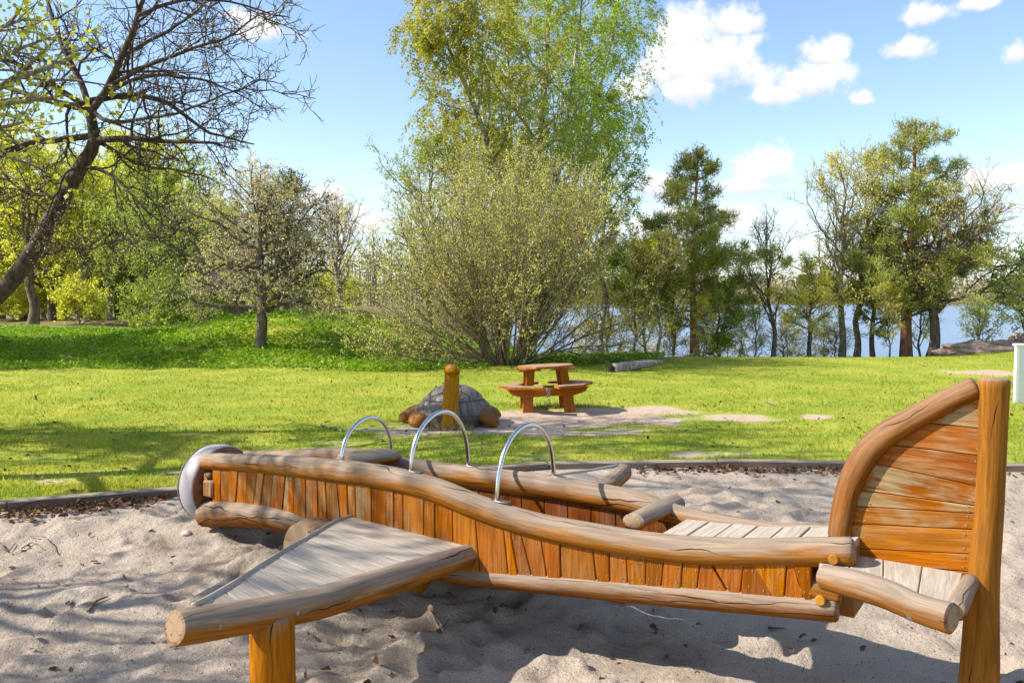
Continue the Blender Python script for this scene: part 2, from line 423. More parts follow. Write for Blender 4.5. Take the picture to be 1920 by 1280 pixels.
B_grey = barkmat('grey_brown_bark', (0.135, 0.108, 0.083), (0.300, 0.247, 0.188))
B_willow = barkmat('willow_bark', (0.136, 0.099, 0.067), (0.320, 0.248, 0.168), 30)
B_birch = barkmat('birch_bark', (.10, .09, .08), (.52, .50, .46), 7, 1.2)
B_pine = barkmat('pine_bark', (0.138, 0.069, 0.040), (0.375, 0.181, 0.094), 9, .4)
L_yellow = leafmat('yellow_green_leaves', (.47, .53, .050), (.76, .76, .120), .58)
L_maple = leafmat('maple_leaves', (.38, .42, .050), (.62, .62, .110), .5)
L_lime = leafmat('lime_leaves', (.25, .37, .055), (.47, .56, .12), .5)
L_birchg = leafmat('birch_leaves_green', (0.209, 0.342, 0.028), (0.456, 0.570, 0.057), .5)
L_birch = leafmat('birch_leaves_olive', (.27, .30, .035), (.52, .49, .085), .5)
L_willow = leafmat('willow_leaves', (0.446, 0.478, 0.099), (0.792, 0.775, 0.247), .5)
L_pale = leafmat('pale_spring_buds', (0.540, 0.480, 0.255), (0.840, 0.750, 0.420), .4)
L_oak = leafmat('oak_spring_leaves', (0.607, 0.534, 0.092), (0.930, 0.883, 0.184), .55)
L_pine = leafmat('pine_needles', (0.148, 0.199, 0.047), (0.484, 0.494, 0.126), .3)
L_yew = leafmat('dark_evergreen', (0.056, 0.072, 0.024), (0.160, 0.160, 0.048), .2)
L_cover = leafmat('ground_cover_leaves', (0.101, 0.236, 0.008), (0.270, 0.432, 0.019), .4)
L_grass = leafmat('grass_blades', (.16, .27, .022), (.54, .50, .085), .5, .5)
L_dry = leafmat('dry_grass', (.30, .22, .10), (.42, .33, .16), .3)
L_litter = leafmat('dead_brown_leaves', (.075, .036, .020), (.22, .12, .065), .12, .8)
L_far = leafmat('far_wood_foliage', (0.168, 0.168, 0.084), (0.370, 0.319, 0.151), .1)

# ------------------------------------------------------------------ terrain
EDGE = [(-9.0, 5.15), (-3.63, 6.06), (-2.52, 6.50), (.33, 7.52), (1.86, 7.62), (4.55, 7.40), (8.5, 6.9)]
POLY = np.array(EDGE+[(8.5, -3.0), (-9.0, -3.0)])
def sdist(x, y):
    """signed distance to the sand pit outline, positive inside"""
    x = np.asarray(x, float); y = np.asarray(y, float); d = np.full(x.shape, 1e9); ins = np.zeros(x.shape, bool); n = len(POLY)
    for i in range(n):
        a = POLY[i]; b = POLY[(i+1) % n]; e = b-a; t = np.clip(((x-a[0])*e[0]+(y-a[1])*e[1])/(e@e), 0, 1)
        d = np.minimum(d, np.hypot(x-a[0]-t*e[0], y-a[1]-t*e[1]))
        c = ((a[1] > y) != (b[1] > y)); 
        with np.errstate(divide='ignore', invalid='ignore'):
            xi = (b[0]-a[0])*(y-a[1])/(b[1]-a[1]+1e-12)+a[0]
        ins ^= c & (x < xi)
    return np.where(ins, d, -d)
def land(x, y):
    x = np.asarray(x, float); y = np.asarray(y, float)
    z = .05*fbm(x/6, y/6, 2, 3)*ss(10, 14, y)
    left = ss(2.0, -6.0, x-.0*y)
    m = (.98*np.exp(-((x+6.2)/3.9)**2)+.42*np.exp(-((x+15)/7.5)**2)+.3*ss(-8, -25, x))
    z = z+m*ss(18.3, 25.5, y+.25*fbm(x/2.5, 0*x, 2, 5))+.10*fbm(x/1.7, y/1.7, 3, 8)*ss(18.5, 21, y)*ss(-1, -4, x)
    right = ss(-3.0-.12*np.clip(y-30, 0, 200), 4.0, x-.02*(y-20))
    z = z-right*(5.2*ss(21.0, 48, y)+.0)+right*.12*np.exp(-((y-20.3)/2.0)**2)
    z = z+.35*np.exp(-((x-14.5)/2.2)**2-((y-23.5)/1.5)**2)
    far = ss(640, 720, y+40*fbm(x/150, 0*x, 2, 9))
    z = z-(y > 60)*right*1.0*ss(60, 90, y)
    z = z*(1-far)+far*(-3.5+13*ss(690, 900, y)*(.4+1.0*vn(x/260, 0*x, 4)))
    isl = np.exp(-((x-60)/26)**2-((y-330)/14)**2)
    return z
def ground_z(x, y):
    z = land(x, y); return z-.02-.7*ss(-.02, .9, sdist(x, y))
def gz(x, y): return float(land(np.array([x]), np.array([y]))[0])
def axis_coords(lo, a, b, st, hi, g=1.13):
    c = list(np.arange(a, b+1e-6, st)); s = st
    while c[-1] < hi: s *= g; c.append(c[-1]+s)
    s = st
    while c[0] > lo: s *= g; c.insert(0, c[0]-s)
    return np.array(c)
def grid(xs, ys, zf):
    X, Y = np.meshgrid(xs, ys); Z = zf(X, Y); V = np.stack([X, Y, Z], -1).reshape(-1, 3); nx = len(xs)
    i = np.arange(len(ys)-1)[:, None]*nx+np.arange(nx-1)[None]; F = np.stack([i, i+1, i+nx+1, i+nx], -1).reshape(-1, 4); return V, F

# bare-earth patches (wear): centre x,y, radii
DIRT = [(on_ground(*p), rx, ry) for p, rx, ry in [((1020,787),1.05,1.0),((1130,775),.9,.9),((1230,765),.55,.45),((850,800),1.0,.55),((930,802),.8,.5),((1390,782),.42,.4),((1525,778),.22,.28),((1850,698),.7,.5),((1300,848),.2,.14),((1120,808),.5,.25)]]
def dirt(x, y):
    f = np.full(np.shape(x), -1.0)
    for c, rx, ry in DIRT: f = np.maximum(f, 1-np.hypot((x-c.x)/rx, (y-c.y)/ry))
    f = f+.95*fbm(np.asarray(x)/.55, np.asarray(y)/.40, 4, 21)
    return np.maximum(f, .55*ss(11.5, 7.0, y)+1.15*fbm(np.asarray(x)/.7, np.asarray(y)/.35, 4, 25)-.98)

def groundmat():
    m, t, p = mat('lawn_and_earth'); g = t.new('ShaderNodeNewGeometry').outputs['Position']
    a = t.new('ShaderNodeAttribute'); a.attribute_name = 'dirt'; a.attribute_type = 'GEOMETRY'
    n1 = t.noise(g, .7, 4, .6); n2 = t.noise(g, 14, 5, .7); n3 = t.noise(g, 90, 3, .7)
    gr = t.mix(t.sm(n1, .3, .7), (.21, .285, .028), (.37, .375, .055)); gr = t.mix(t.math('MULTIPLY', t.sm(n2, .52, .72), .45), gr, (.26, .23, .06))
    gr = t.mix(t.math('MULTIPLY', t.sm(n3, .5, .75), .4), gr, (.045, .085, .008))
    er = t.mix(t.sm(n2, .3, .7), (.40, .29, .21), (.55, .43, .33)); er = t.mix(t.math('MULTIPLY', t.sm(n3, .55, .7), .4), er, (.24, .17, .12))
    f = t.sm(t.math('ADD', a.outputs['Fac'], t.math('MULTIPLY', t.math('SUBTRACT', n2, .5), .5)), -.2, .3)
    c = t.mix(f, gr, er)
    # leaf-strewn woodland and far ground
    yy = t.sep(g)[1]; wood_f = t.sm(t.math('ADD', yy, t.math('MULTIPLY', n1, 6)), 27, 36)
    c = t.mix(wood_f, c, t.mix(n2, (.14, .12, .05), (.24, .19, .09)))
    t.put(p.inputs['Base Color'], c); p.inputs['Roughness'].default_value = .95; p.inputs['Specular IOR Level'].default_value = .1
    t.put(p.inputs['Normal'], t.bump(t.math('ADD', n2, t.math('MULTIPLY', n3, .5)), .6, .03)); return m
xs = axis_coords(-1600, -15, 15, .25, 1600); ys = axis_coords(-60, -4, 33, .22, 1800)
V, F = grid(xs, ys, ground_z); me = npmesh('ground', V, F, True)
at = me.attributes.new('dirt', 'FLOAT', 'POINT'); at.data.foreach_set('value', dirt(V[:, 0], V[:, 1]).astype(np.float32))
tag(link('ground', me, groundmat()), kind='structure')

def lakemat():
    m, t, p = mat('rippled_lake_water'); g = t.new('ShaderNodeNewGeometry').outputs['Position']
    n = t.noise(t.vmath('MULTIPLY', g, (.5, 1.6, 1)), 1.1, 4, .65); n2 = t.noise(t.vmath('MULTIPLY', g, (.05, .02, 1)), .6, 3)
    t.put(p.inputs['Base Color'], t.mix(n2, (.13, .19, .29), (.19, .26, .37))); t.put(p.inputs['Roughness'], t.lin(n2, .3, .7, .2, .36))
    t.put(p.inputs['Normal'], t.bump(n, .55, .35)); p.inputs['IOR'].default_value = 1.33; return m
lk = npmesh('lake', np.array([(-260, 34, -4.4), (1500, 34, -4.4), (1500, 1000, -4.4), (-260, 1000, -4.4)]), np.array([[0, 1, 2, 3]]))
tag(link('lake', lk, lakemat()), kind='structure')

# sand
rs = np.random.RandomState(11)
FOOT = [(rs.uniform(-5, 5.5), rs.uniform(2.4, 7.3), rs.uniform(.05, .11), rs.uniform(.10, .17), rs.uniform(0, 3.14), rs.uniform(.018, .05)) for _ in range(420)]
def sand_z(x, y):
    x = np.asarray(x, float); y = np.asarray(y, float)
    wx = x+.10*fbm(x/.5, y/.5, 2, 30); wy = y+.10*fbm(x/.5, y/.5, 2, 31)
    z = .036*fbm(wx/.95, wy/.95, 3, 12)+.030*fbm(wx/.24, wy/.18, 3, 15)+.017*fbm(x/.07, y/.06, 3, 16)
    for fx, fy, a, b, r, dp in FOOT:
        k = (abs(x-fx) < .45) & (abs(y-fy) < .45)
        if not k.any(): continue
        X = x[k]-fx; Y = y[k]-fy; u = (X*math.cos(r)+Y*math.sin(r))/b; v = (-X*math.sin(r)+Y*math.cos(r))/a; q = u*u+v*v
        z[k] += -dp*np.exp(-q*1.2)+dp*.65*np.exp(-(np.sqrt(q)-1.55)**2*5)
    # crumbly broken lumps below the play plane
    reg = np.exp(-((x-.35)/1.1)**4-((y-3.75)/.55)**4)
    cr = fbm(wx/.42, wy/.30, 3, 40)
    z = z+reg*(.030*ss(.10, .17, cr)+.022*ss(.30, .36, cr))
    for mx, my, r, hh in ((.24, 4.05, .13, .055), (.70, 3.78, .15, .05), (1.0, 3.64, .13, .04), (-.35, 3.72, .18, .035), (-.62, 3.5, .16, .04)):
        q = np.hypot(x-mx, (y-my)*1.2)/r+.35*fbm(x/.11, y/.11, 3, 44); z = z+hh*ss(1.05, .55, q)
    d = sdist(x, y)
    return z*.66*ss(-.05, .5, d)+.035*ss(.6, .0, d)-.01-.25*ss(6.3, 4.1, y)
def sandmat():
    m, t, p = mat('coarse_pale_sand'); g = t.new('ShaderNodeNewGeometry').outputs['Position']
    n1 = t.noise(g, 2.2, 4, .6); n2 = t.noise(g, 130, 3, .75); n3 = t.noise(g, 300, 2, .6); n4 = t.noise(g, 30, 5, .7)
    c = t.mix(t.sm(n1, .3, .7), (.475, .385, .30), (.555, .462, .372))
    c = t.mix(t.math('MULTIPLY', t.sm(n2, .52, .62), .65), c, (.20, .145, .115)); c = t.mix(t.math('MULTIPLY', t.sm(n3, .60, .68), .6), c, (.66, .60, .54))
    c = t.mix(t.math('MULTIPLY', t.sm(n4, .58, .74), .35), c, (.27, .20, .155))
    c = t.mix(t.math('MULTIPLY', t.sm(t.noise(g, 1.3, 5, .65), .54, .66), .45), c, (.27, .185, .125))
    t.put(p.inputs['Base Color'], c); p.inputs['Roughness'].default_value = .95; p.inputs['Specular IOR Level'].default_value = .15
    h = t.math('ADD', t.math('MULTIPLY', n4, 1.6), t.math('ADD', t.math('MULTIPLY', n2, .45), t.math('MULTIPLY', n3, .25)))
    t.put(p.inputs['Normal'], t.bump(h, 1.0, .02)); return m
sx = axis_coords(-9.2, -4.3, 4.6, .028, 8.7, 1.06); sy = axis_coords(-3, 3.2, 7.75, .028, 7.7, 1.08)
V, F = grid(sx, sy, sand_z); cen = V[F].mean(1); F = F[sdist(cen[:, 0], cen[:, 1]) > -.05]
tag(link('sand', npmesh('sand', V, F, True), sandmat()), kind='structure')
def sz(x, y): return float(sand_z(np.array([x]), np.array([y]))[0])

# ------------------------------------------------------------------ timber edging, board by board
edging = empty('sand_pit_edging', (0, 7.5, 0), 'low grey timber edging boards between the sand and the lawn', 'edging')
segs = []
for i in range(len(EDGE)-1):
    a = Vector((*EDGE[i], 0)); b = Vector((*EDGE[i+1], 0)); L = (b-a).length; n = max(1, round(L/2.7)) if L > 3.2 else 1
    cuts = [k/n for k in range(n+1)]
    for k in range(n): segs.append((a.lerp(b, cuts[k]), a.lerp(b, cuts[k+1])))
rr = random.Random(4)
for a, b in segs:
    d = (b-a).normalized(); nrm = Vector((-d.y, d.x, 0)); mid = (a+b)/2+nrm*.055
    rot = Matrix((d, nrm, Vector((0, 0, 1)))).transposed()
    o = MB().box(mid+Vector((0, 0, -.012+rr.uniform(-.008, .008))), ((b-a).length-.008, .105, .20), rot, .008).build('edging_board', M_edge, edging, angle=25)

# ------------------------------------------------------------------ the wooden plane
AX0 = Vector((-2.03, 5.95, 0)); AD = Vector((.84, -.542, 0)).normalized(); AN = Vector((-AD.y, AD.x, 0))   # AN points away from the camera
HS = [0, .5, 1.2, 1.8, 2.6, 3.2, 3.7, 4.3]; HW = [.165, .21, .275, .30, .30, .265, .22, .16]
def hw(s): return float(np.interp(s, HS, HW))
def P(s, lat, z): return AX0+AD*s+AN*lat+Vector((0, 0, z))
def side(u, v, sgn=-1, off=0.0):
    """photo pixel -> (s, z) on the near (-1) or far (+1) flank of the fuselage"""
    d = ray(u, v); lo, hi = -1.0, 5.5
    def f(s):
        p = P(s, sgn*(hw(s)+off), 0); return p.x*d.y-p.y*d.x
    for _ in range(50):
        mi = (lo+hi)/2
        if f(mi) > 0: hi = mi
        else: lo = mi
    s = (lo+hi)/2; p = P(s, sgn*(hw(s)+off), 0); return s, CAMZ+d.z*(p.y/d.y)
def mid_plane(u, v):
    d = ray(u, v); t = (AX0).dot(AN)/d.dot(AN); p = CAM+d*t
    return p
plane = empty('play_plane', P(2.2, 0, 0), 'large wooden playground plane of logs and planks standing in the sand', 'play plane')
TOP = [(387,864),(440,867),(520,871),(600,879),(690,891),(770,905),(830,923),(890,948),(950,969),(1020,988),(1100,1003),(1200,1020),(1300,1031),(1400,1035),(1500,1034),(1603,1033)]
TR = [.058,.060,.062,.066,.068,.068,.068,.068,.067,.066,.066,.065,.064,.063,.061,.060]
BOT = [(383,963),(430,962),(490,966),(550,978),(640,1010),(760,1050),(860,1077),(960,1087),(1100,1099),(1250,1113),(1400,1127),(1572,1142)]
BR = [.086,.086,.083,.078,.068,.058,.054,.053,.054,.055,.056,.056]
tops = [side(*q) for q in TOP]; bots = [side(*q) for q in BOT]
ztop = lambda s: float(np.interp(s, [a for a, _ in tops], [b for _, b in tops])); zbot = lambda s: float(np.interp(s, [a for a, _ in bots], [b for _, b in bots]))
rtop = lambda s: float(np.interp(s, [a for a, _ in tops], TR)); rbot = lambda s: float(np.interp(s, [a for a, _ in bots], BR))
FARP = [(737,873),(850,889),(950,902),(1060,917),(1190,941)]
fars = [side(*q, 1) for q in FARP]
def log(name, pts, rad, parent, m=M_log, seg=18, seed=1, wob=.03, k=6, sq=(1, 1), bev=.22, color=(1, 1, 1, 1)):
    D = spline([(*p, r) for p, r in zip(pts, rad)], k)
    o = MB().tube([d[:3] for d in D], [d[3] for d in D], seg, True, 1, 0, sq, wob, random.Random(seed), bev=bev).build(name, [m, M_end], parent, angle=50)
    o.color = color; return o
log('rail_log', [P(s, -hw(s), z) for s, z in tops], TR, plane, seed=3, k=5)
log('rail_log', [P(s, -hw(s), z) for s, z in bots], BR, plane, seed=5, k=5)
fs = [0, .5, .9]+[a for a, _ in fars]+[3.3, 3.8, 4.3]
fz = [ztop(0)-.045, ztop(.5)-.03, ztop(.9)-.02]+[b for _, b in fars]+[fars[-1][1]-.03, ztop(3.8)-.01, ztop(4.2)]
log('rail_log', [P(s, hw(s), z) for s, z in zip(fs, fz)], [.06]*3+[.064,.067,.07,.07,.066]+[.05,.05,.05], plane, seed=8, k=5)
log('rail_log', [P(s, hw(s), z) for s, z in bots], BR, plane, seed=9, k=4)
# flank planks: upper and lower ends of every seam, read off the photograph
z1 = lambda x: 280+x/2.461; z2 = lambda x: 860+x/3.048; z3 = lambda x: 1380+x/2.133
UT = [z1(x) for x in (308,348,388,428,472,515,548,590,645,690,740,795,832,885,930,968,1043,1145,1188,1283,1333,1415)]+[z2(x) for x in (118,278,318,380,493,598,785,878,975,1087,1187,1293,1392,1465)]+[z3(x) for x in (38,80,210,235,312)]
UB = [z1(x) for x in (308,345,380,418,460,500,530,575,632,683,742,800,842,905,940,975,1045,1145,1188,1283,1335,1418)]+[z2(x) for x in (138,302,355,432,522,603,803,880,982,1085,1175,1285,1378,1545)]+[z3(x) for x in (28,160,203,275,312)]
screws = MB(); prng = random.Random(21)
seams = []
for ut, ub in zip(UT, UB):
    vt = float(np.interp(ut, [q[0] for q in TOP], [q[1] for q in TOP]))+22; vb = float(np.interp(ub, [q[0] for q in BOT], [q[1] for q in BOT]))-20
    seams.append((side(ut, vt)[0], side(ub, vb)[0]))
def seam_at(st, sb, z, sm):
    zt = ztop(sm)-rtop(sm); zb = zbot(sm)+rbot(sm); return sb+(st-sb)*(z-zb)/(zt-zb)
FOFF = .034
def screw(p, n, r=.0040):
    n = Vector(n).normalized(); screws.lathe(p, n, [(-.004, r), (.0012, r), (.0022, r*.7), (.0010, r*.35), (.0008, 0)], 8)
for i in range(len(seams)-1):
    (a0, a1), (b0, b1) = seams[i], seams[i+1]; sm = (a0+a1+b0+b1)/4; g = .0022
    zt = ztop(sm)+.005; zb = zbot(sm)-.005
    cs = [(seam_at(a0, a1, zb, sm)+g, zb), (seam_at(b0, b1, zb, sm)-g, zb), (seam_at(b0, b1, zt, sm)-g, zt), (seam_at(a0, a1, zt, sm)+g, zt)]
    off = FOFF+prng.uniform(-.0035, .0035)
    poly = [P(s, -(hw(sm)+off+(hw(s)-hw(sm))), z) for s, z in cs]
    we = .25+.9*max(0, .8-abs(sm-.95)/1.1) if sm < 2.0 else .18
    if 1.55 < sm < 2.1: we = 1.0
    slab('flank_plank', poly, -AN, .024, Vector((0, 0, 1)), M_plank, plane, .004, (we+prng.uniform(-.1, .2), 1, 1, 1))
    wd = (b0-a0+b1-a1)/2
    for zz in (ztop(sm)-rtop(sm)-.016, zbot(sm)+rbot(sm)+.016):
        for f in ((.25, .75) if wd > .05 else (.5,)):
            l_ = seam_at(a0, a1, zz, sm); r_ = seam_at(b0, b1, zz, sm); s_ = l_+(r_-l_)*f+prng.uniform(-.004, .004)
            screw(P(s_, -(hw(s_)+off), zz+prng.uniform(-.005, .005)), -AN)
# far flank seen inside the cockpit
N = 26
for i in range(N):
    a = .15+i*(4.0/N); b = a+4.0/N-.004; c = (a+b)/2
    zt = float(np.interp(c, fs, fz)); zb = zbot(c)
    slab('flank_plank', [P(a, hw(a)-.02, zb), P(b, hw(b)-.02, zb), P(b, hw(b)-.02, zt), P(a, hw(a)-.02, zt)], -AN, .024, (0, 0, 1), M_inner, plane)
# floor, seats, cross pieces
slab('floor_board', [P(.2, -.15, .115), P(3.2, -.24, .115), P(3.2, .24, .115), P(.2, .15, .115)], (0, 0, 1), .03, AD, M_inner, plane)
for s_ in (1.55, 2.25):
    slab('seat', [P(s_-.11, -hw(s_)+.03, .235), P(s_+.11, -hw(s_)+.03, .235), P(s_+.11, hw(s_)-.04, .235), P(s_-.11, hw(s_)-.04, .235)], (0, 0, 1), .035, AN, M_log, plane)
s_c, z_c = side(1180, 985); zc = ztop(s_c)+.035
q0 = on_z(1186, 978, zc+.02); q1 = on_z(1268, 940, zc+.02)
log('cross_log', [q0, q0.lerp(q1, .3), q0.lerp(q1, .7), q1], [.058, .060, .060, .056], plane, seed=14, sq=(1, .72), color=(1.6, 1, 1, 1), bev=.3)
s_d, z_d = side(682, 870, -1, -.1)
za = ztop(s_d)
log('dash_log', [P(s_d-.20, -.16, za+.015), P(s_d-.17, 0, za+.02), P(s_d-.17, .22, za+.01)], [.085, .088, .08], plane, seed=15, sq=(1.5, .62), color=(1.3, 1, 1, 1))
slab('fore_deck', [P(.05, -.13, ztop(.2)-.03), P(s_d-.2, -.2, ztop(.9)-.03), P(s_d-.2, .2, ztop(.9)-.03), P(.05, .13, ztop(.2)-.03)], (0, 0, 1), .03, AD, M_deck, plane)
# nose cap and blocks
nb = MB(); nzc = .238
nb.lathe(P(.0, 0, nzc), -AD, [(-.012, .0), (-.012, .262), (.0, .272), (.07, .276), (.125, .27), (.16, .245), (.175, .19), (.182, .1), (.184, 0)], 48)
nb.build('nose_cap', M_nose, plane, angle=60)
MB().lathe(P(.022, 0, nzc), -AD, [(.0, .0), (.0, .252), (.008, .264), (.022, .266), (.034, .258)], 48).build('nose_rim', M_rimwood, plane, angle=50)
MB().lathe(P(-.172, 0, nzc), -AD, [(-.03, .263), (-.03, .268), (-.012, .262), (.001, .247)], 48).build('nose_band', simple('dull_edge_metal', (.16, .16, .17), .5, .7), plane)
s0, zz0 = side(392, 912)
MB().box(P(.115, -hw(.1)-.0, zz0), (.10, .11, .115), Matrix((AD, AN, Vector((0, 0, 1)))).transposed(), .012).build('nose_block', M_log, plane)
MB().box(P(.085, -hw(.1)+.01, zz0+.075), (.055, .1, .05), Matrix((AD, AN, Vector((0, 0, 1)))).transposed(), .01).build('nose_block', M_log, plane)
# wheel
wc = on_y(583, 1030, 4.72)
wl = MB(); wl.tube([wc-AN*.06, wc-AN*.03, wc+AN*.06, wc+AN*.10], [.165, .168, .168, .165], 40, True, 1, 0, bev=.05)
o = wl.build('wheel', [M_log, M_end], plane); o.color = (.6, 1, 1, 1)
# grab arches
for (un, vn_, uf, vf, va) in ((641,872,735,858,783),(771,890,878,868,772),(932,938,1038,887,797)):
    sn, zn = side(un, vn_); sf, zf = side(uf, vf, 1); 
    A = P(sn, -hw(sn), ztop(sn)+rtop(sn)-.012); B = P(sf, hw(sf), float(np.interp(sf, fs, fz))+.055)
    C = (A+B)/2; dep = C.y; top = CAMZ+ray((un+uf)/2, va).z*dep/ray((un+uf)/2, va).y
    pts = []
    for k in range(25):
        a = math.pi*k/24; ca, sa = -math.cos(a), math.sin(a); base = C+(B-A)/2*ca
        # flattened sides: a tall hoop with straight lower legs
        zz = base.z+(top-base.z)*(sa**.85); pts.append(Vector((base.x, base.y, zz)))
    ar = MB(); ar.tube(pts, .0125, 12, True); a_o = ar.build('grab_arch', M_steel, plane, angle=60)
    for q in (A, B):
        MB().box(q+Vector((0, 0, .012))+AD*.02, (.11, .04, .007), Matrix((AD, AN, Vector((0, 0, 1)))).transposed(), .002).build('foot_plate', M_bolt, a_o)
# rear deck boards
s0_, s1_ = s_c+.10, 4.22; nb_ = 7
for i in range(nb_):
    a = s0_+(s1_-s0_)*i/nb_+.002; b = s0_+(s1_-s0_)*(i+1)/nb_-.002
    za_, zb_ = ztop(a)+.028+prng.uniform(-.003, .003), ztop(b)+.028+prng.uniform(-.003, .003)
    if i == nb_-1: zb_ -= .0
    slab('deck_board', [P(a, -hw(a)+.012, za_), P(b, -hw(b)+.012, zb_), P(b, hw(b)-.0, zb_+.0), P(a, hw(a)-.0, za_)], (0, 0, 1), .03, AN, M_deck, plane, .004)
# tail end closing plate and caps
se, ze = side(1572, 1142); 
slab('tail_plate', [P(4.22, -.10, zbot(4.2)-.05), P(4.22, .10, zbot(4.2)-.05), P(4.22, .10, ztop(4.2)), P(4.22, -.10, ztop(4.2))], AD, .08, (0, 0, 1), M_log, plane)
for (u, v) in ((1538, 1125), (1563, 1048)):
    s_, z_ = side(u, v, -1, .055); MB().lathe(P(s_, -(hw(s_)+.048), z_), -AN, [(0, .022), (.012, .022), (.016, .018), (.016, 0)], 20).build('button_cap', M_cap, plane)
log('tail_stub', [P(se-.19, -hw(se)+.0, zbot(se)+.075), P(se-.1, -hw(se)+.0, zbot(se)+.07), P(se+.01, -hw(se)+.01, zbot(se)+.06)], [.05, .05, .046], plane, M_post, seed=33)
# --- wings
LOGPX = [(327,1176),(349,1173),(475,1153),(589,1131),(686,1101),(808,1063),(918,1029)]; LOGR = [.066,.071,.070,.068,.068,.062,.057]; LOGZ = [.28,.28,.265,.25,.235,.215,.20]
LEAD = [(362,1134),(394,1118),(443,1089),(491,1057),(540,1028),(589,1000),(629,977),(666,966),(705,960)]
def sl(p): q = p-AX0; return q.dot(AD), q.dot(AN), p.z
WA = Vector((-.07, 4.60, 0)); WB_ = Vector((-1.235, 3.12, 0)); WNn = Vector(((WB_-WA).y, -(WB_-WA).x, 0)).normalized()
def wplane(u, v): d = ray(u, v); return CAM+d*((WA-CAM).dot(WNn)/d.dot(WNn))
tr = [sl(wplane(u, v)) for (u, v) in LOGPX]
le = [sl(on_z(u, v, tr[0][2]+.055-(tr[0][2]+.055-.275)*i/8)) for i, (u, v) in enumerate(LEAD)]
def wing(sgn, k, dz):
    T = [(s, sgn*abs(l)*k+(0 if sgn < 0 else 0), z+dz*abs(l)) for s, l, z in tr]; E = [(s, sgn*abs(l)*k, z+dz*abs(l)) for s, l, z in le]
    wroot = T[-1]; we_ = log('wing', [P(*q) for q in T], LOGR, plane, seed=40+sgn, wob=.03)   # the spar log is the wing's own mesh
    log('leading_edge', [P(s+.004, l, z-.012) for s, l, z in E], [.017]*len(E), we_, M_deck, 10, 44+sgn, .02, 4, (.7, 1.5))
    la = [abs(q[1]) for q in E][::-1]; 
    lead_s = lambda l: float(np.interp(l, la, [q[0] for q in E][::-1])); lead_z = lambda l: float(np.interp(l, la, [q[2] for q in E][::-1]))
    lt = [abs(q[1]) for q in T][::-1]; tr_s = lambda l: float(np.interp(l, lt, [q[0] for q in T][::-1])); tr_z = lambda l: float(np.interp(l, lt, [q[2] for q in T][::-1]))
    l0 = min(la[0], lt[0])-.03; l1 = la[-1]-.005; seq = [l0]
    while seq[-1] < l1-.1: seq.append(seq[-1]+prng.uniform(.13, .18))
    seq.append(l1)
    for a, b in zip(seq[:-1], seq[1:]):
        dzp = prng.uniform(-.002, .002); pts = []
        n = 3
        lds = [a+(b-a)*i/n for i in range(n+1)]
        for l in (a+.002, b-.002): pass
        poly = [P(lead_s(l), sgn*l, lead_z(l)+dzp) for l in np.linspace(a+.002, b-.002, 4)]+[P(tr_s(l), sgn*l, tr_z(l)+.052+dzp) for l in np.linspace(b-.002, a+.002, 4)]
        slab('wing_board', poly, (0, 0, 1), .028, AD, M_deck, we_, .004, (1, 1, 1, 1))
    return we_
wn = wing(-1, 1.0, 0.0)
wf = wing(1, .95, -.04)
# bolts on the near wing log
for (u, v) in ((397, 1179), (541, 1161)):
    p = wplane(u, v); d = (P(*tr[2])-P(*tr[3])).normalized(); n = Vector((d.y, -d.x, 0)); n = n if n.dot(p) < 0 else -n
    c = min((P(*spl[:3]) for spl in spline(tr, 20)), key=lambda c: (ray(u, v).normalized().cross(c-CAM)).length)
    c = c+n*.060
    b = MB(); b.lathe(c, n, [(-.01, .021), (.003, .021), (.004, .012), (.011, .012), (.013, .008), (.013, 0)], 6); b.build('bolt', M_bolt, wn, angle=30)
# wing posts
def wpost(p, r, name='wing_post'):
    z0 = sz(p.x, p.y)-.25
    return log(name, [Vector((p.x, p.y, z0)), Vector((p.x, p.y, z0+.25)), Vector((p.x, p.y, p.z-.01))], [r*1.02, r, r*.98], plane, M_post, 22, 50, .012, 5)
pw = min((P(*q[:3]) for q in spline(tr, 20)), key=lambda c: abs(FPX*c.x/c.y+960-491))
wpost(pw+AN*.03, .092)
far_tr = [(s, abs(l)*.95, z) for s, l, z in tr]; wpost(P(*far_tr[2])-AN*.05, .09)
for s_ in (.75, 1.75): wpost(P(s_, 0, zbot(s_)+.02), .07, 'support_post')
# --- tail fin
FL = [(z3(x), 680+y/2.133) for x, y in ((412,700),(428,600),(452,500),(490,415),(540,340),(605,283),(700,228),(850,150),(966,95))]
flp = [mid_plane(u, v) for u, v in FL]
fin = log('tail_fin', flp, [.046,.047,.048,.050,.050,.048,.044,.042,.040], plane, seed=61, wob=.02, sq=(1.25, 1.0), color=(.45, 1, 1, 1))
PO = [(z3(x), 680+y/2.133) for x, y in ((1031,62),(1026,300),(1012,600),(988,900),(972,1290))]
pop = [mid_plane(u, v) for u, v in PO]; b_ = pop[-1]+(pop[-1]-pop[-2]).normalized()*.35; pop.append(b_)
log('tail_post', pop, [.060,.053,.054,.060,.074,.076], plane, M_post, 22, 63, .02, 6, bev=.16, color=(.6, 1, 1, 1))
BD = [((940,88),(985,105)),((770,240),(1000,264)),((615,326),(1000,372)),((535,396),(990,498)),((480,505),(985,573)),((455,570),(980,602)),((437,639),(970,666)),((430,737),(965,763)),((440,792),(960,834)),((520,842),(940,892))]
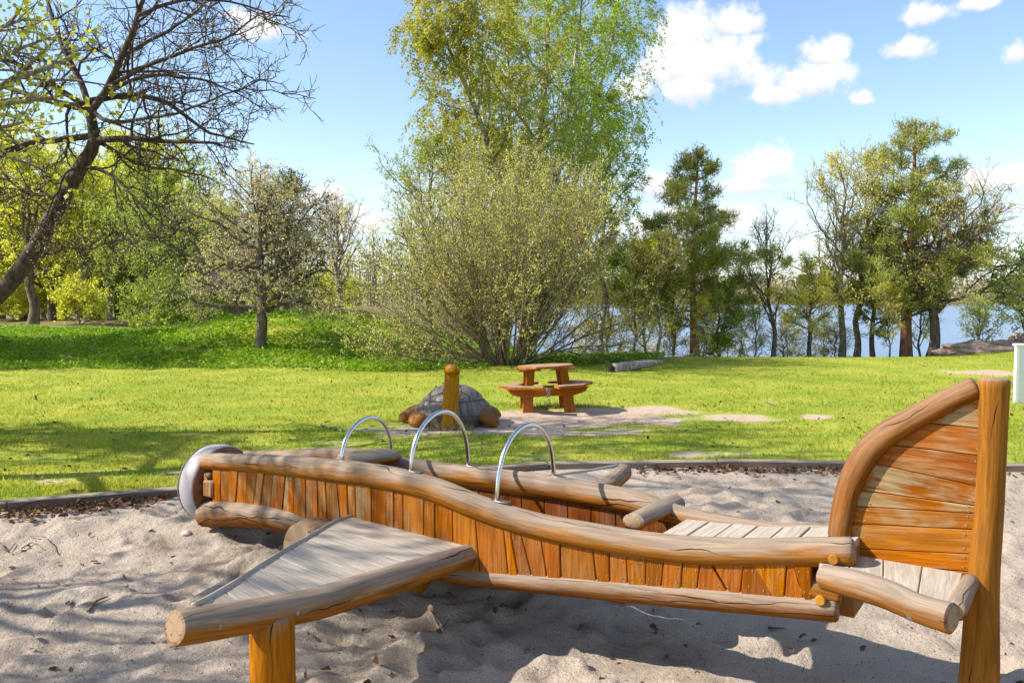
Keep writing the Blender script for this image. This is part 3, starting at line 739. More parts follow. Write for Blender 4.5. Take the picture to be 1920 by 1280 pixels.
for i in range(len(BD)-1):
    (a, b), (c, d) = BD[i], BD[i+1]; e = 1.2
    q = [(a[0], a[1]+e), (b[0], b[1]+e), (d[0], d[1]-e), (c[0], c[1]-e)]
    if i == 0: q = [(880, 150), (985, 100), (1000, 262), (770, 239)]
    pts = [mid_plane(z3(x), 680+y/2.133) - AN*(.012+prng.uniform(-.002, .002)) for x, y in q]
    gr = (pts[1]-pts[0]).normalized() if i else AD
    slab('fin_board', pts, -AN, .026, gr, M_plank, fin, .003, ((1.35, .6, .7, 1.5, 1.3, 1.0, .5, .35, .3)[i], 1, 1, 1))
    for x, f in (('l', .06), ('r', .93)):
        for g in (.2, .8):
            A = pts[0].lerp(pts[3], g); B = pts[1].lerp(pts[2], g); 
            ff = {'l': .16 if i < 6 else .1, 'r': .91}[x]
            screw(A.lerp(B, ff)-AN*.0, -AN, .005)
# --- tailplane, near and far
def stab(sgn):
    rt = sl(on_z(1540, 1080, .40)); mt = sl(on_z(1660, 1112, .405)); tp = sl(on_z(1788, 1160, .385)); pb = sl(on_z(1818, 1094, .405))
    m_ = lambda q: P(q[0], sgn*abs(q[1]), q[2])
    R0, Mi, Tp, Pb = m_(rt), m_(mt), m_(tp), m_(pb)
    st = log('tailplane', [R0, R0.lerp(Mi, .5)+Vector((0, 0, .006)), Mi, Mi.lerp(Tp, .5)-Vector((0, 0, .008)), Tp], [.050, .056, .056, .054, .058], plane, seed=70+sgn, wob=.03, color=(1.1, 1, 1, 1))
    log('trailing_log', [Tp.lerp(Pb, .10)+Vector((0, 0, .012)), Tp.lerp(Pb, .5)+Vector((0, 0, .012)), Pb+AN*(.03*-sgn)+Vector((0, 0, 0))], [.038, .036, .034], st, seed=72+sgn)
    C0 = P(4.02, sgn*.03, .435); C1 = P(4.62, sgn*.03, .425)
    up = Vector((0, 0, .036))
    k = 4
    for i in range(k):
        a, b = i/k, (i+1)/k
        # boards run from the spar log to the fin
        p0 = R0.lerp(Tp, a)+up; p1 = R0.lerp(Tp, b)+up; c0 = C0.lerp(C1, a)+up*.2; c1 = C0.lerp(C1, b)+up*.2
        e = (p1-p0).normalized()*.0015
        slab('tail_board', [p0+e, p1-e, c1-e, c0+e], (0, 0, 1), .026, (c0-p0), M_deck, st, .004)
    return st
stn = stab(-1); stab(1)
bp = on_z(1716, 1158, .36)
MB().lathe(bp+Vector((-.01, .02, 0)), Vector((-.5, -.86, .0)), [(-.01, .0), (-.01, .017), (.004, .017), (.010, .012), (.010, 0)], 12).build('bolt', M_bolt, stn)
tag(screws.build('screw_heads', M_brass, plane, angle=30), kind='stuff')
print('ztops', [(round(a, 2), round(b, 3)) for a, b in tops]); print('bots', [(round(a, 2), round(b, 3)) for a, b in bots]); print('fars', [(round(a, 2), round(b, 3)) for a, b in fars])
print('trail', [tuple(round(c, 2) for c in q) for q in tr]); print('lead', [tuple(round(c, 2) for c in q) for q in le])

# ------------------------------------------------------------------ carved turtle
TB = on_ground(846, 800); turtle = empty('carved_turtle', (TB.x, TB.y+.4, 0), 'carved wooden turtle with upright orange neck and grey domed shell on bare earth', 'turtle')
SC = Vector((TB.x+.0, TB.y+.46, .10)); SRX, SRY, SH = .45, .50, .37
def dome(x, y, up=0.0):
    r = min(1.0, math.hypot(x, y)); z = SH*(1-r**2.3)**.62 if r < 1 else 0
    fl = 1+.10*max(0, r-.85)/.15
    n = Vector((x/SRX, y/SRY, .9)).normalized(); return SC+Vector((x*SRX*fl, y*SRY*fl, z))+n*up
b = MB(); rings = []
for i in range(15):
    r = math.sin(i/14*math.pi/2) if i else 0.0; rings.append(b.add([dome(r*math.cos(a*math.pi/18), r*math.sin(a*math.pi/18), -.012) for a in range(36)]))
rings.append(b.add([SC+Vector((.93*SRX*math.cos(a*math.pi/18), .93*SRY*math.sin(a*math.pi/18), -.14)) for a in range(36)]))
for i in range(len(rings)-1):
    for a in range(36): b.face([rings[i]+a, rings[i]+(a+1) % 36, rings[i+1]+(a+1) % 36, rings[i+1]+a][::-1])
shell = b.build('shell', M_shellw, turtle)
def scute(poly):
    c = sum((Vector(p) for p in poly), Vector((0, 0)))/len(poly); out = []
    for i in range(len(poly)):
        p, q = Vector(poly[i]), Vector(poly[(i+1) % len(poly)])
        for k in range(4): out.append(p.lerp(q, k/4))
    m = MB(); rr_ = []
    for f, h in ((.02, .004), (.35, .004), (.7, .003), (.96, .001), (.985, -.012)):
        rr_.append(m.add([dome(*(c+(p-c)*f), h) for p in out]))
    n = len(out)
    for i in range(4):
        for k in range(n): m.face([rr_[i]+k, rr_[i]+(k+1) % n, rr_[i+1]+(k+1) % n, rr_[i+1]+k])
    me_ = m.mesh('scute'); 
    if me_.polygons[0].normal.z < 0: me_.flip_normals()
    return link('scute', me_, M_shellw, shell)
VX = {-.82: .16, -.55: .27, -.27: .19, 0: .29, .27: .19, .55: .27, .82: .16}; ys_ = sorted(VX)
for i in (0, 2, 4):
    a, m_, c_ = ys_[i], ys_[i+1], ys_[i+2]
    scute([(-VX[a], a), (VX[a], a), (VX[m_], m_), (VX[c_], c_), (-VX[c_], c_), (-VX[m_], m_)])
for sg in (-1, 1):
    seps = [(-.82, .16, -75), (-.55, .27, -42), (0, .29, 0), (.55, .27, 42), (.82, .16, 75)]
    for i in range(4):
        (y0, x0, a0), (y1, x1, a1) = seps[i], seps[i+1]; arc = [(sg*.83*math.cos(R(a0+(a1-a0)*k/4)), .83*math.sin(R(a0+(a1-a0)*k/4))) for k in range(5)]
        ym = (ys_[ys_.index(y0)+1] if ys_.index(y1)-ys_.index(y0) == 2 else None)
        inner = [(sg*x0, y0)]+([(sg*VX[ym], ym)] if ym else [])+[(sg*x1, y1)]
        scute(inner+arc[::-1])
for k in range(18):
    a0, a1 = R(k*20+4), R(k*20+24); scute([(.86*math.cos(a0), .86*math.sin(a0)), (.995*math.cos(a0), .995*math.sin(a0)), (.995*math.cos((a0+a1)/2), .995*math.sin((a0+a1)/2)), (.995*math.cos(a1), .995*math.sin(a1)), (.86*math.cos(a1), .86*math.sin(a1))])
# flippers
M_flip = wood('flipper_wood', (.20, .075, .016), (.34, .145, .035), (.26, .17, .10), .2, 1.0, .7, crack=.6)
def flip(pts, rad, sq=(1.2, .75)): log('flipper', [Vector((TB.x+x, TB.y+y, z)) for x, y, z in pts], rad, turtle, M_flip, 14, rr.randint(0, 99), .04, 5, sq, .5, (.8, 1, 1, 1))
flip([(-.20, .36, .15), (-.34, .24, .12), (-.42, .10, .06), (-.45, .04, .01)], [.10, .115, .10, .05])
flip([(-.30, .75, .14), (-.48, .62, .12), (-.60, .5, .07), (-.66, .44, .02)], [.09, .10, .09, .05])
flip([(.20, .36, .15), (.36, .22, .13), (.47, .12, .07), (.55, .06, .01)], [.10, .115, .10, .045])
flip([(.30, .75, .12), (.46, .70, .10), (.56, .62, .03)], [.09, .09, .05])
b = MB(); b.tube([Vector((TB.x, TB.y+.10, -.05)), Vector((TB.x, TB.y+.2, .06)), Vector((TB.x, TB.y+.55, .1))], [.26, .34, .36], 20, True, rng=random.Random(3), wob=.02, sq=(1, .6)); b.build('belly', M_shellw, turtle)
# neck with deep carved furrows
D = spline([(-.012, 0, -.12, .122), (-.012, 0, .05, .118), (-.012, 0, .18, .104), (0, 0, .38, .094), (.008, -.005, .52, .090), (.012, -.01, .60, .088), (.014, -.02, .66, .084)], 6)
b = MB(); seg = 48; prev = None; frr = [random.Random(k).uniform(0, 1) for k in range(seg)]
for i, d in enumerate(D):
    vs = []
    for k in range(seg):
        a = 2*math.pi*k/seg; fur = -.007*(frr[(k+int(i*.13)) % seg] > .72)*(1 if d[3] > .088 else .3)
        vs.append((TB.x+d[0]+math.cos(a)*(d[3]+fur), TB.y+d[1]+math.sin(a)*(d[3]+fur), d[2]))
    r0 = b.add(vs)
    if prev is not None:
        for k in range(seg): b.face([prev+k, prev+(k+1) % seg, r0+(k+1) % seg, r0+k], [(k*.012, D[i-1][2]), ((k+1)*.012, D[i-1][2]), ((k+1)*.012, d[2]), (k*.012, d[2])])
    prev = r0
neck = b.build('neck', M_carve, turtle, angle=60); neck.color = (.2, 1, 1, 1)
# head
HF = Vector((.30, -.954, 0)); HRt = Vector((.954, .30, 0)); HC = Vector((TB.x+.012, TB.y-.02, .688))
b = MB(); rings = []
for i in range(17):
    ph = math.pi*i/16; zz = math.cos(ph); rads = math.sin(ph); vs = []
    for k in range(32):
        a = 2*math.pi*k/32; fx = math.cos(a); sx_ = math.sin(a)
        fwd = .118*fx*rads*(1.0 if fx < 0 else 1.12)
        h = zz*.080
        if fx > .2: h -= .010*fx*rads
        if fx > .25 and -.42 < zz < -.22: fwd *= .86                      # mouth line
        if fx > .4 and .05 < zz < .45 and .35 < abs(sx_) < .85: fwd *= .93  # eye sockets
        vs.append(HC+HF*fwd+HRt*(.097*sx_*rads)+Vector((0, 0, h)))
    rings.append(b.add(vs))
for i in range(16):
    for k in range(32): b.face([rings[i]+k, rings[i+1]+k, rings[i+1]+(k+1) % 32, rings[i]+(k+1) % 32])
M_head = wood('carved_head_wood', (.32, .12, .012), (.50, .21, .022), (.36, .22, .12), .5, 1.1, .6, crack=0)
head = b.build('head', M_head, turtle, angle=80); head.color = (.7, 1, 1, 1)
M_eye = simple('painted_eye_white', (.45, .38, .28), .5); 
for sg in (-1, 1):
    ec = HC+HF*.088+HRt*(.056*sg)+Vector((0, 0, .026)); en = (HF+HRt*.55*sg+Vector((0, 0, .15))).normalized()
    e = MB().lathe(ec, en, [(-.01, .015), (.004, .014), (.008, .008), (.009, 0)], 14).build('eye', M_eye, head)
    MB().lathe(ec+en*.0085, en, [(-.004, .007), (.001, .006), (.002, 0)], 10).build('pupil', M_dark, e)
mp = [HC+HF*(.122*math.cos(a)*.97)+HRt*(.097*math.sin(a)*.97)+Vector((0, 0, -.030+.006*math.cos(3*a))) for a in [R(x) for x in range(-70, 71, 10)]]
MB().tube(mp, .0055, 6, True).build('mouth', M_dark, head)

# ------------------------------------------------------------------ picnic table
PB = on_ground(1027, 770); PB.y += .25; ptable = empty('picnic_table', (PB.x, PB.y, 0), 'small octagonal wooden picnic table with ring benches on bare earth', 'picnic table')
def pw_(x, y, z): return Vector((PB.x+x, PB.y+y, z))
def octa(r, n=8, ph=22.5): return [(r*math.cos(R(ph+360/n*k)), r*math.sin(R(ph+360/n*k))) for k in range(n)]
def clip_x(poly, a, b_):
    for lim, sg in ((a, 1), (b_, -1)):
        out = []
        for i in range(len(poly)):
            p, q = poly[i], poly[(i+1) % len(poly)]; ip = (p[1]-lim)*sg >= 0; iq = (q[1]-lim)*sg >= 0
            if ip: out.append(p)
            if ip != iq: t_ = (lim-p[1])/(q[1]-p[1]); out.append((p[0]+(q[0]-p[0])*t_, lim))
        poly = out
    return poly
oc = octa(.41)
for i in range(6):
    a = -.38+i*.76/6; pl = clip_x(oc, a+.004, a+.76/6-.004)
    slab('top_board', [pw_(x, y, .610) for x, y in pl], (0, 0, 1), .032, (1, 0, 0), M_table, ptable, .005)
for sg in (-1, 1):
    A = [R(x) for x in (99, 135, 180, 225, 261)]
    for i in range(4):
        ri, ro = .40, .665; q = [(ri*math.cos(A[i]), ri*math.sin(A[i])), (ro*math.cos(A[i]), ro*math.sin(A[i])), (ro*math.cos(A[i+1]), ro*math.sin(A[i+1])), (ri*math.cos(A[i+1]), ri*math.sin(A[i+1]))]
        c = (sum(p[0] for p in q)/4, sum(p[1] for p in q)/4); q = [(c[0]+(x-c[0])*.985, c[1]+(y-c[1])*.985) for x, y in q]
        slab('bench_board', [pw_(-sg*x, y, .352) for x, y in q], (0, 0, 1), .034, Vector((-sg*(q[2][0]-q[1][0]), q[2][1]-q[1][1], 0)), M_table, ptable, .006)
    for y in (-.25, .25):
        slab('leg', [pw_(sg*.20, y, .30), pw_(sg*.33, y, .30), pw_(sg*.37, y, -.06), pw_(sg*.22, y, -.06)], (0, -1, 0), .07, (0, 0, 1), M_table, ptable, .006, (.2, 1, 1, 1))
        slab('post', [pw_(sg*.17, y-.003, .575), pw_(sg*.28, y-.003, .575), pw_(sg*.32, y-.003, .20), pw_(sg*.21, y-.003, .20)], (0, -1, 0), .06, (0, 0, 1), M_table, ptable, .006, (.2, 1, 1, 1))
        slab('beam', [pw_(sg*.008, y-.04, .305), pw_(sg*.56, y-.04, .305), pw_(sg*.50, y-.04, .235), pw_(sg*.34, y-.04, .19), pw_(sg*.008, y-.04, .20)], (0, -1, 0), .045, (1, 0, 0), M_table, ptable, .005, (.2, 1, 1, 1))
        MB().box(pw_(sg*.24, y, .562), (.30, .05, .025)).build('top_cleat', M_table, ptable)
for y in (-.25, .25): MB().box(pw_(0, y-.047, .252), (.05, .008, .125), None, .002).build('joint_plate', M_bolt, ptable)
ch = MB()
for k in range(22):
    t_ = k/21; x = -.02+.28*t_; z = .20-.20*math.sin(math.pi*min(1, t_*1.05))*.9-.05*t_
    c = pw_(x, -.20, max(z, .02)); a = Vector((.28, 0, -.4*math.cos(math.pi*t_))).normalized(); s_ = Vector((0, 1, 0)) if k % 2 else a.cross(Vector((0, 1, 0)))
    ch.tube([c+a*.012*math.cos(q)+s_*.007*math.sin(q) for q in [R(45*j) for j in range(9)]], .0028, 5, False)
tag(ch.build('chain', M_bolt, ptable), kind='stuff')
ptable.rotation_euler = (R(-1.6), R(-2.4), R(4))

# ------------------------------------------------------------------ white cabinet at the lawn's edge
q = on_ground(1906, 752); cab = empty('white_panel', (q.x+.7, q.y+.05, 0), 'white painted low board wall with cap rail at the edge of the lawn', 'board wall')
def cw(x, y, z): return Vector((q.x+x, q.y+y, z))
for k in range(7): MB().box(cw(.13+.2*k, .05, .40), (.196, .03, .86), None, .004).build('panel_board', M_wpanel, cab)
MB().box(cw(.72, .05, .845), (1.50, .10, .035), None, .005).build('cap_rail', M_wpanel, cab)
for x in (.015, 1.42): MB().box(cw(x, .05, .40), (.05, .055, .855), None, .004).build('end_post', M_wpanel, cab)
# ------------------------------------------------------------------ loose things
def stick(pts, r, label, m=B_grey, cat='twig', group=None, name='twig'):
    D = spline(pts, 5); n = len(D); o = MB().tube([tuple(d) for d in D], [r*(1-.6*i/n) for i in range(n)], 6, True).build(name, m)
    return tag(o, label, cat, group)
def sp(u, v, up=.012):
    p = on_ground(u, v)
    if v > 940:
        for _ in range(6): p = on_z(u, v, sz(p.x, p.y))
    return (p.x, p.y, (sz(p.x, p.y) if float(sdist(np.array([p.x]), np.array([p.y]))[0]) > 0 else gz(p.x, p.y)-.02)+up)
stick([sp(164, 1144), sp(182, 1128), sp(203, 1116)], .009, 'pale forked stick lying alone on the dappled sand', B_willow)
stick([sp(57, 1006), sp(85, 1010), sp(108, 1022)], .006, 'thin brown twig on the sand in front of the edging')
stick([sp(40, 1016), sp(62, 1020), sp(80, 1021)], .005, 'short pale twig on the sand below the brown one', B_willow)
stick([sp(0, 1016), sp(14, 1012), sp(28, 1006)], .006, 'dark twig on the sand, furthest from the plane', B_dark)
stick([sp(1440, 1177), sp(1455, 1180), sp(1472, 1181)], .007, 'dark twig on the sand under the tail of the plane', B_dark)
stick([sp(808, 1147), sp(825, 1147), sp(842, 1148)], .006, 'straw coloured stick in the shade under the fuselage', B_willow)
stick([sp(602, 799, .03), sp(620, 803, .03), sp(641, 808, .03)], .016, 'bleached bare stick lying on the lawn near the turtle', B_willow)
stick([sp(1434, 750, .03), sp(1446, 756, .03), sp(1456, 759, .03)], .014, 'short curved stick lying on the open lawn', B_willow)
p = sp(350, 998, .0)
o = MB().lathe(p, (0.1, 0, 1), [(-.02, 0), (-.012, .03), (.005, .036), (.018, .022), (.022, 0)], 10).build('pebble', simple('pale_stone', (.42, .40, .38), .8)); tag(o, 'single pale pebble on the sand beside the nose', 'pebble')
# fallen trunk by the willow
a_ = on_z(1150, 692, .05); c_ = on_z(1238, 684, .10)
fl = empty('fallen_trunk', ((a_+c_)/2), 'short grey fallen trunk with torn root end in the grass', 'fallen trunk')
log('trunk', [a_, a_.lerp(c_, .4)+Vector((0, 0, .03)), a_.lerp(c_, .75)+Vector((0, 0, .05)), c_+Vector((.05, 0, .06))], [.12, .10, .08, .04], fl, barkmat('bleached_bark', (.16, .14, .12), (.34, .32, .29), 16), 14, 5, .05, 5)
b = MB(); rq = random.Random(5)
for k in range(26):
    d = Vector((rq.uniform(-1, .1), rq.uniform(-1, 1), rq.uniform(-.8, 1))).normalized(); b.tube([a_, a_+d*.08, a_+d*rq.uniform(.13, .22)], [.03, .02, .006], 5, True)
b.build('root_end', B_apple, fl)
# rock bank on the right
def rock(c, sx_, sy_, sz_, label, seed):
    V_ = []; nu, nv = 40, 16
    for j in range(nv+1):
        for i in range(nu):
            a = 2*math.pi*i/nu; e = math.pi/2*j/nv-.25; n_ = 1+.5*float(fbm(np.array([math.cos(a)*1.5+seed+math.sin(e)*2]), np.array([math.sin(a)*1.5+seed]), 4, seed)[0])
            V_.append((c.x+sx_*math.cos(a)*math.cos(e)*n_, c.y+sy_*math.sin(a)*math.cos(e)*n_, c.z+sz_*math.sin(e)*n_))
    F_ = [[j*nu+i, j*nu+(i+1) % nu, (j+1)*nu+(i+1) % nu, (j+1)*nu+i] for j in range(nv) for i in range(nu)]
    return tag(link('rock', npmesh('rock', V_, F_, True), barkmat('bare_rock_'+str(seed), (.15, .10, .075), (.34, .26, .21), 5, 1.0)), label, 'rock')
rock(Vector((13.0, 23.4, .02)), 1.5, .8, .36, 'low reddish rock hump on the lake bank beside the white board wall', 3)
rock(Vector((15.0, 23.8, .1)), 1.3, .9, .5, 'broad reddish rock hump rising behind the white board wall', 5)

# ------------------------------------------------------------------ leaf litter, grass, ground cover
NR = np.random.RandomState
def tri_leaves(P_, size, rs_, flat=.3, asp=.5):
    """one folded diamond (quad) per point"""
    n = len(P_); a = rs_.normal(size=(n, 3)); a[:, 2] *= flat; a /= np.linalg.norm(a, axis=1)[:, None]
    b_ = rs_.normal(size=(n, 3)); b_[:, 2] *= flat; b_ -= a*(a*b_).sum(1)[:, None]; b_ /= np.linalg.norm(b_, axis=1)[:, None]
    s_ = (np.asarray(size)*rs_.uniform(.6, 1.3, n))[:, None]
    V_ = np.stack([P_, P_+a*s_*.5+b_*s_*asp*.5, P_+a*s_, P_+a*s_*.5-b_*s_*asp*.5], 1).reshape(-1, 3)
    return V_, np.arange(n*4).reshape(n, 4)
def curled(P_, size, rs_):
    """dead leaf: two uneven halves folded along the midrib"""
    n = len(P_); a = rs_.normal(size=(n, 3)); a[:, 2] *= .35; a /= np.linalg.norm(a, axis=1)[:, None]
    b_ = np.cross(a, rs_.normal(size=(n, 3))*np.array([.3, .3, 1])); b_ /= np.linalg.norm(b_, axis=1)[:, None]; c_ = np.cross(a, b_); c_ *= np.sign(c_[:, 2:3]+1e-6); s_ = (size*rs_.uniform(.5, 1.25, n))[:, None]; u_ = lambda lo, hi: rs_.uniform(lo, hi, (n, 1))
    V_ = np.stack([P_, P_+a*s_*u_(.2, .35)+b_*s_*u_(.2, .42)+c_*s_*u_(.0, .3), P_+a*s_*u_(.6, .8)+b_*s_*u_(.12, .34)+c_*s_*u_(-.05, .3), P_+a*s_, P_+a*s_*u_(.6, .8)-b_*s_*u_(.12, .34)+c_*s_*u_(-.05, .3), P_+a*s_*u_(.2, .35)-b_*s_*u_(.2, .42)+c_*s_*u_(.0, .3)], 1).reshape(-1, 3)
    i = np.arange(n)[:, None]*6; return V_, np.vstack([i+np.array([0, 1, 2, 3]), i+np.array([0, 3, 4, 5])])
rs2 = NR(5); pts = []
def edge_pts(i, n, t0=0, t1=1, spread=.12):
    a, b_ = np.array(EDGE[i]), np.array(EDGE[i+1]); t_ = rs2.uniform(t0, t1, n)[:, None]; d = (b_-a)/np.linalg.norm(b_-a); nn_ = np.array((d[1], -d[0]))
    return a+(b_-a)*t_+nn_*(.02+np.abs(rs2.normal(0, spread, n)))[:, None]
pts = np.vstack([edge_pts(0, 260, .6, 1), edge_pts(1, 420, 0, .9, .11), edge_pts(3, 160, .5, 1, .10), edge_pts(4, 330, 0, .5, .11), edge_pts(4, 60, .5, 1), np.stack([rs2.uniform(-3.6, 4, 330), rs2.uniform(2.6, 6.6, 330)], 1), np.stack([rs2.normal(-.75, .22, 60), rs2.normal(3.55, .18, 60)], 1)])
pz = sand_z(pts[:, 0], pts[:, 1])+rs2.uniform(.004, .018, len(pts)); k = sdist(pts[:, 0], pts[:, 1]) > .01
V, F = curled(np.column_stack([pts, pz])[k], .046, rs2)
tag(link('leaf_litter', npmesh('leaf_litter', V, F), L_litter), 'dead brown leaves gathered on the sand along the edging', 'leaf litter', kind='stuff')
n = 420; y = 1/(1/6.2+(1/16-1/6.2)*rs2.rand(n)); x = rs2.uniform(-.62, .62, n)*y; k = sdist(x, y) < -.15
V, F = curled(np.column_stack([x, y, land(x, y)+.008])[k], .055, rs2)
tag(link('lawn_litter', npmesh('lawn_litter', V, F), L_litter), 'scattered dead leaves on the lawn', 'leaf litter', kind='stuff')
# crumbs of bark and gravel on the sand
n = 7000; px = rs2.uniform(-4, 4.2, n); py = 2.6+4.6*rs2.rand(n)**1.4; k = sdist(px, py) > .05; px, py = px[k], py[k]
V, F = tri_leaves(np.column_stack([px, py, sand_z(px, py)+.003]), .012, rs2, .7, .6)
tag(link('bark_crumbs', npmesh('bark_crumbs', V, F), B_dark), 'tiny dark crumbs of bark scattered over the sand', 'bark crumbs', kind='stuff')
def blades(n, y0, y1, seed, hgt=.027, xlim=None):
    r_ = NR(seed); y = 1/(1/y0+(1/y1-1/y0)*r_.rand(n)); x = r_.uniform(-.72, .72, n)*y
    if xlim: x = r_.uniform(*xlim, n)
    cl = fbm(x/.35, y/.35, 3, 50)
    keep = (sdist(x, y) < -.10) & (dirt(x, y) < r_.uniform(-.45, .12, n)) & (cl > -.45+r_.uniform(-.3, .2, n)) & (land(x, y) > -.6)
    x, y, cl = x[keep], y[keep], cl[keep]; n = len(x); z = land(x, y)-.022
    a = r_.uniform(0, 6.28, n); h = hgt*r_.uniform(.5, 1.4, n)*(1+.5*cl); wd = .0042*np.maximum(1, y/8)*r_.uniform(.7, 1.3, n); lean = r_.normal(0, .55, (n, 2))*h[:, None]
    B0 = np.stack([x-np.cos(a)*wd, y-np.sin(a)*wd, z], 1); B1 = np.stack([x+np.cos(a)*wd, y+np.sin(a)*wd, z], 1); T_ = np.stack([x+lean[:, 0], y+lean[:, 1], z+h], 1)
    return np.stack([B0, B1, T_], 1).reshape(-1, 3)
V = np.vstack([blades(235000, 5.2, 22.5, 1), blades(50000, 5.2, 8.2, 2, .04), blades(9000, 5.2, 20, 3, .085)])
_e = blades(160000, 5.0, 8.4, 6, .075); _c = _e.reshape(-1, 3, 3); _k = sdist(_c[:, 0, 0], _c[:, 0, 1]) > -.26; V = np.vstack([V, _c[_k].reshape(-1, 3)])
tag(link('lawn_grass', npmesh('lawn_grass', V, np.arange(len(V)).reshape(-1, 3)), L_grass), 'short sunlit lawn grass around the sand pit', 'grass', kind='stuff')
_e = blades(90000, 5.4, 20, 16, .038); _c = _e.reshape(-1, 3, 3); _k = fbm(_c[:, 0, 0]/.5, _c[:, 0, 1]/.5, 4, 90) > .20+.12*fbm(_c[:, 0, 0]/3, _c[:, 0, 1]/3, 2, 91); _c = _c[_k]
tag(link('clover_tufts', npmesh('clover_tufts', _c.reshape(-1, 3), np.arange(len(_c)*3).reshape(-1, 3)), L_cover), 'darker green clover tufts scattered through the lawn', 'clover', kind='stuff')
# straw tuft at the turtle's neck and dry tufts round the table
r_ = NR(8); n = 900; V = []
cx = np.concatenate([r_.normal(TB.x, .10, 600), r_.normal(PB.x+.1, .35, 300)]); cy = np.concatenate([r_.normal(TB.y-.10, .05, 600), r_.normal(PB.y+.35, .1, 300)])
h = r_.uniform(.04, .11, n); a = r_.uniform(0, 6.28, n); ln = r_.normal(0, .6, (n, 2))*h[:, None]; zz = land(cx, cy)-.03
V = np.stack([np.stack([cx-np.cos(a)*.006, cy-np.sin(a)*.006, zz], 1), np.stack([cx+np.cos(a)*.006, cy+np.sin(a)*.006, zz], 1), np.stack([cx+ln[:, 0], cy+ln[:, 1], zz+h], 1)], 1).reshape(-1, 3)
tag(link('straw_tufts', npmesh('straw_tufts', V, np.arange(len(V)).reshape(-1, 3)), L_dry), 'dry straw tufts at the foot of the turtle and table', 'dry grass', kind='stuff')
# broad-leaved ground cover on the mound and round the willow
r_ = NR(9); n = 100000; x = r_.uniform(-17, 4.5, n); y = 17.2+10.5*r_.rand(n)**1.15; e = 18.35+.8*fbm(x/1.4, 0*x, 4, 60)+np.where(x > -2.5, 1.0*ss(-2.5, 0, x), 0)+ss(2.8, 4.5, x)*3
k = (y > e) & (np.abs(x/y) < .66) & (x < 3.8) & ((x < .5) | (y < 22)); x, y = x[k], y[k]; cl = fbm(x/.6, y/.6, 3, 61)
bare = fbm(x/1.6, y/.8, 2, 70)+.8*np.exp(-((x+4.6)/1.6)**2-((y-23.2)/.8)**2); k = bare < .55; x, y, cl = x[k], y[k], cl[k]
hh = np.abs(r_.normal(.045, .03, len(x)))*(1+.9*cl)
V, F = tri_leaves(np.column_stack([x, y, land(x, y)+hh]), .075, r_, .38, .7)
tag(link('ground_cover', npmesh('ground_cover', V, F), L_cover), 'glossy green leafy ground cover on the shaded mound', 'ground cover', kind='stuff')
# ------------------------------------------------------------------ trees
def nrm(a): return a/np.maximum(np.linalg.norm(a, axis=-1, keepdims=True), 1e-9)
def children(rs_, PP, RR, k, t0, t1, ang, asd, Lf, npts, jit, trop, tk, rr_, rmin, rmax=9):
    B, n, _ = PP.shape; idx = np.repeat(np.arange(B), k); j = np.tile(np.arange(k), B)
    t_ = t0+(t1-t0)*(j+rs_.rand(B*k))/k; f = np.clip(t_*(n-1), 0, n-1.001); i = f.astype(int); fr = (f-i)[:, None]
    a, b_ = PP[idx, i], PP[idx, i+1]; pos = a+(b_-a)*fr; tan = nrm(b_-a); pr = RR[idx, i]*(1-fr[:, 0])+RR[idx, i+1]*fr[:, 0]
    ref = np.where(np.abs(tan[:, 2:3]) < .8, np.array([[0, 0, 1.]]), np.array([[1., 0, 0]])); p1 = nrm(np.cross(tan, ref)); p2 = np.cross(tan, p1)
    az_ = j*2.39996+rs_.uniform(-.5, .5, B*k)+np.repeat(rs_.uniform(0, 6.28, B), k); an = np.radians(rs_.normal(ang, asd, B*k))[:, None]
    d = tan*np.cos(an)+(p1*np.cos(az_)[:, None]+p2*np.sin(az_)[:, None])*np.sin(an)
    plen = np.linalg.norm(np.diff(PP, axis=1), axis=2).sum(1)[idx]; L = Lf(t_, plen)*rs_.uniform(.65, 1.25, B*k); st = (L/(npts-1))[:, None]
    out = [pos]; 
    for q_ in range(npts-1):
        d = nrm(d+rs_.normal(0, jit, d.shape)+np.array(trop)*tk); out.append(out[-1]+d*st)
    r0 = np.clip(pr*rr_, rmin, rmax); rad = r0[:, None]*np.linspace(1, .35, npts)[None]
    return np.stack(out, 1), np.maximum(rad, rmin*.6)
def tubes(PP, RR, k=3):
    B, n, _ = PP.shape; T_ = nrm(np.gradient(PP, axis=1)); mean = nrm(T_.mean(1))
    ref = np.where(np.abs(mean[:, 2:3]) < .8, np.array([[0, 0, 1.]]), np.array([[1., 0, 0]]))[:, None]; a = nrm(np.cross(T_, np.broadcast_to(ref, T_.shape))); b_ = np.cross(a, T_)
    an = np.arange(k)*2*np.pi/k
    V_ = PP[:, :, None]+RR[:, :, None, None]*(a[:, :, None]*np.cos(an)[None, None, :, None]+b_[:, :, None]*np.sin(an)[None, None, :, None])
    base = (np.arange(B)[:, None, None]*n+np.arange(n-1)[None, :, None])*k; q_ = np.arange(k)[None, None]; q2 = (q_+1) % k
    F_ = np.stack([base+q_, base+q2, base+k+q2, base+k+q_], -1).reshape(-1, 4); return V_.reshape(-1, 3), F_
def join(parts):
    Vs, Fs, o = [], [], 0
    for V_, F_ in parts: Vs.append(V_); Fs.append(F_+o); o += len(V_)
    return np.vstack(Vs), np.vstack(Fs)
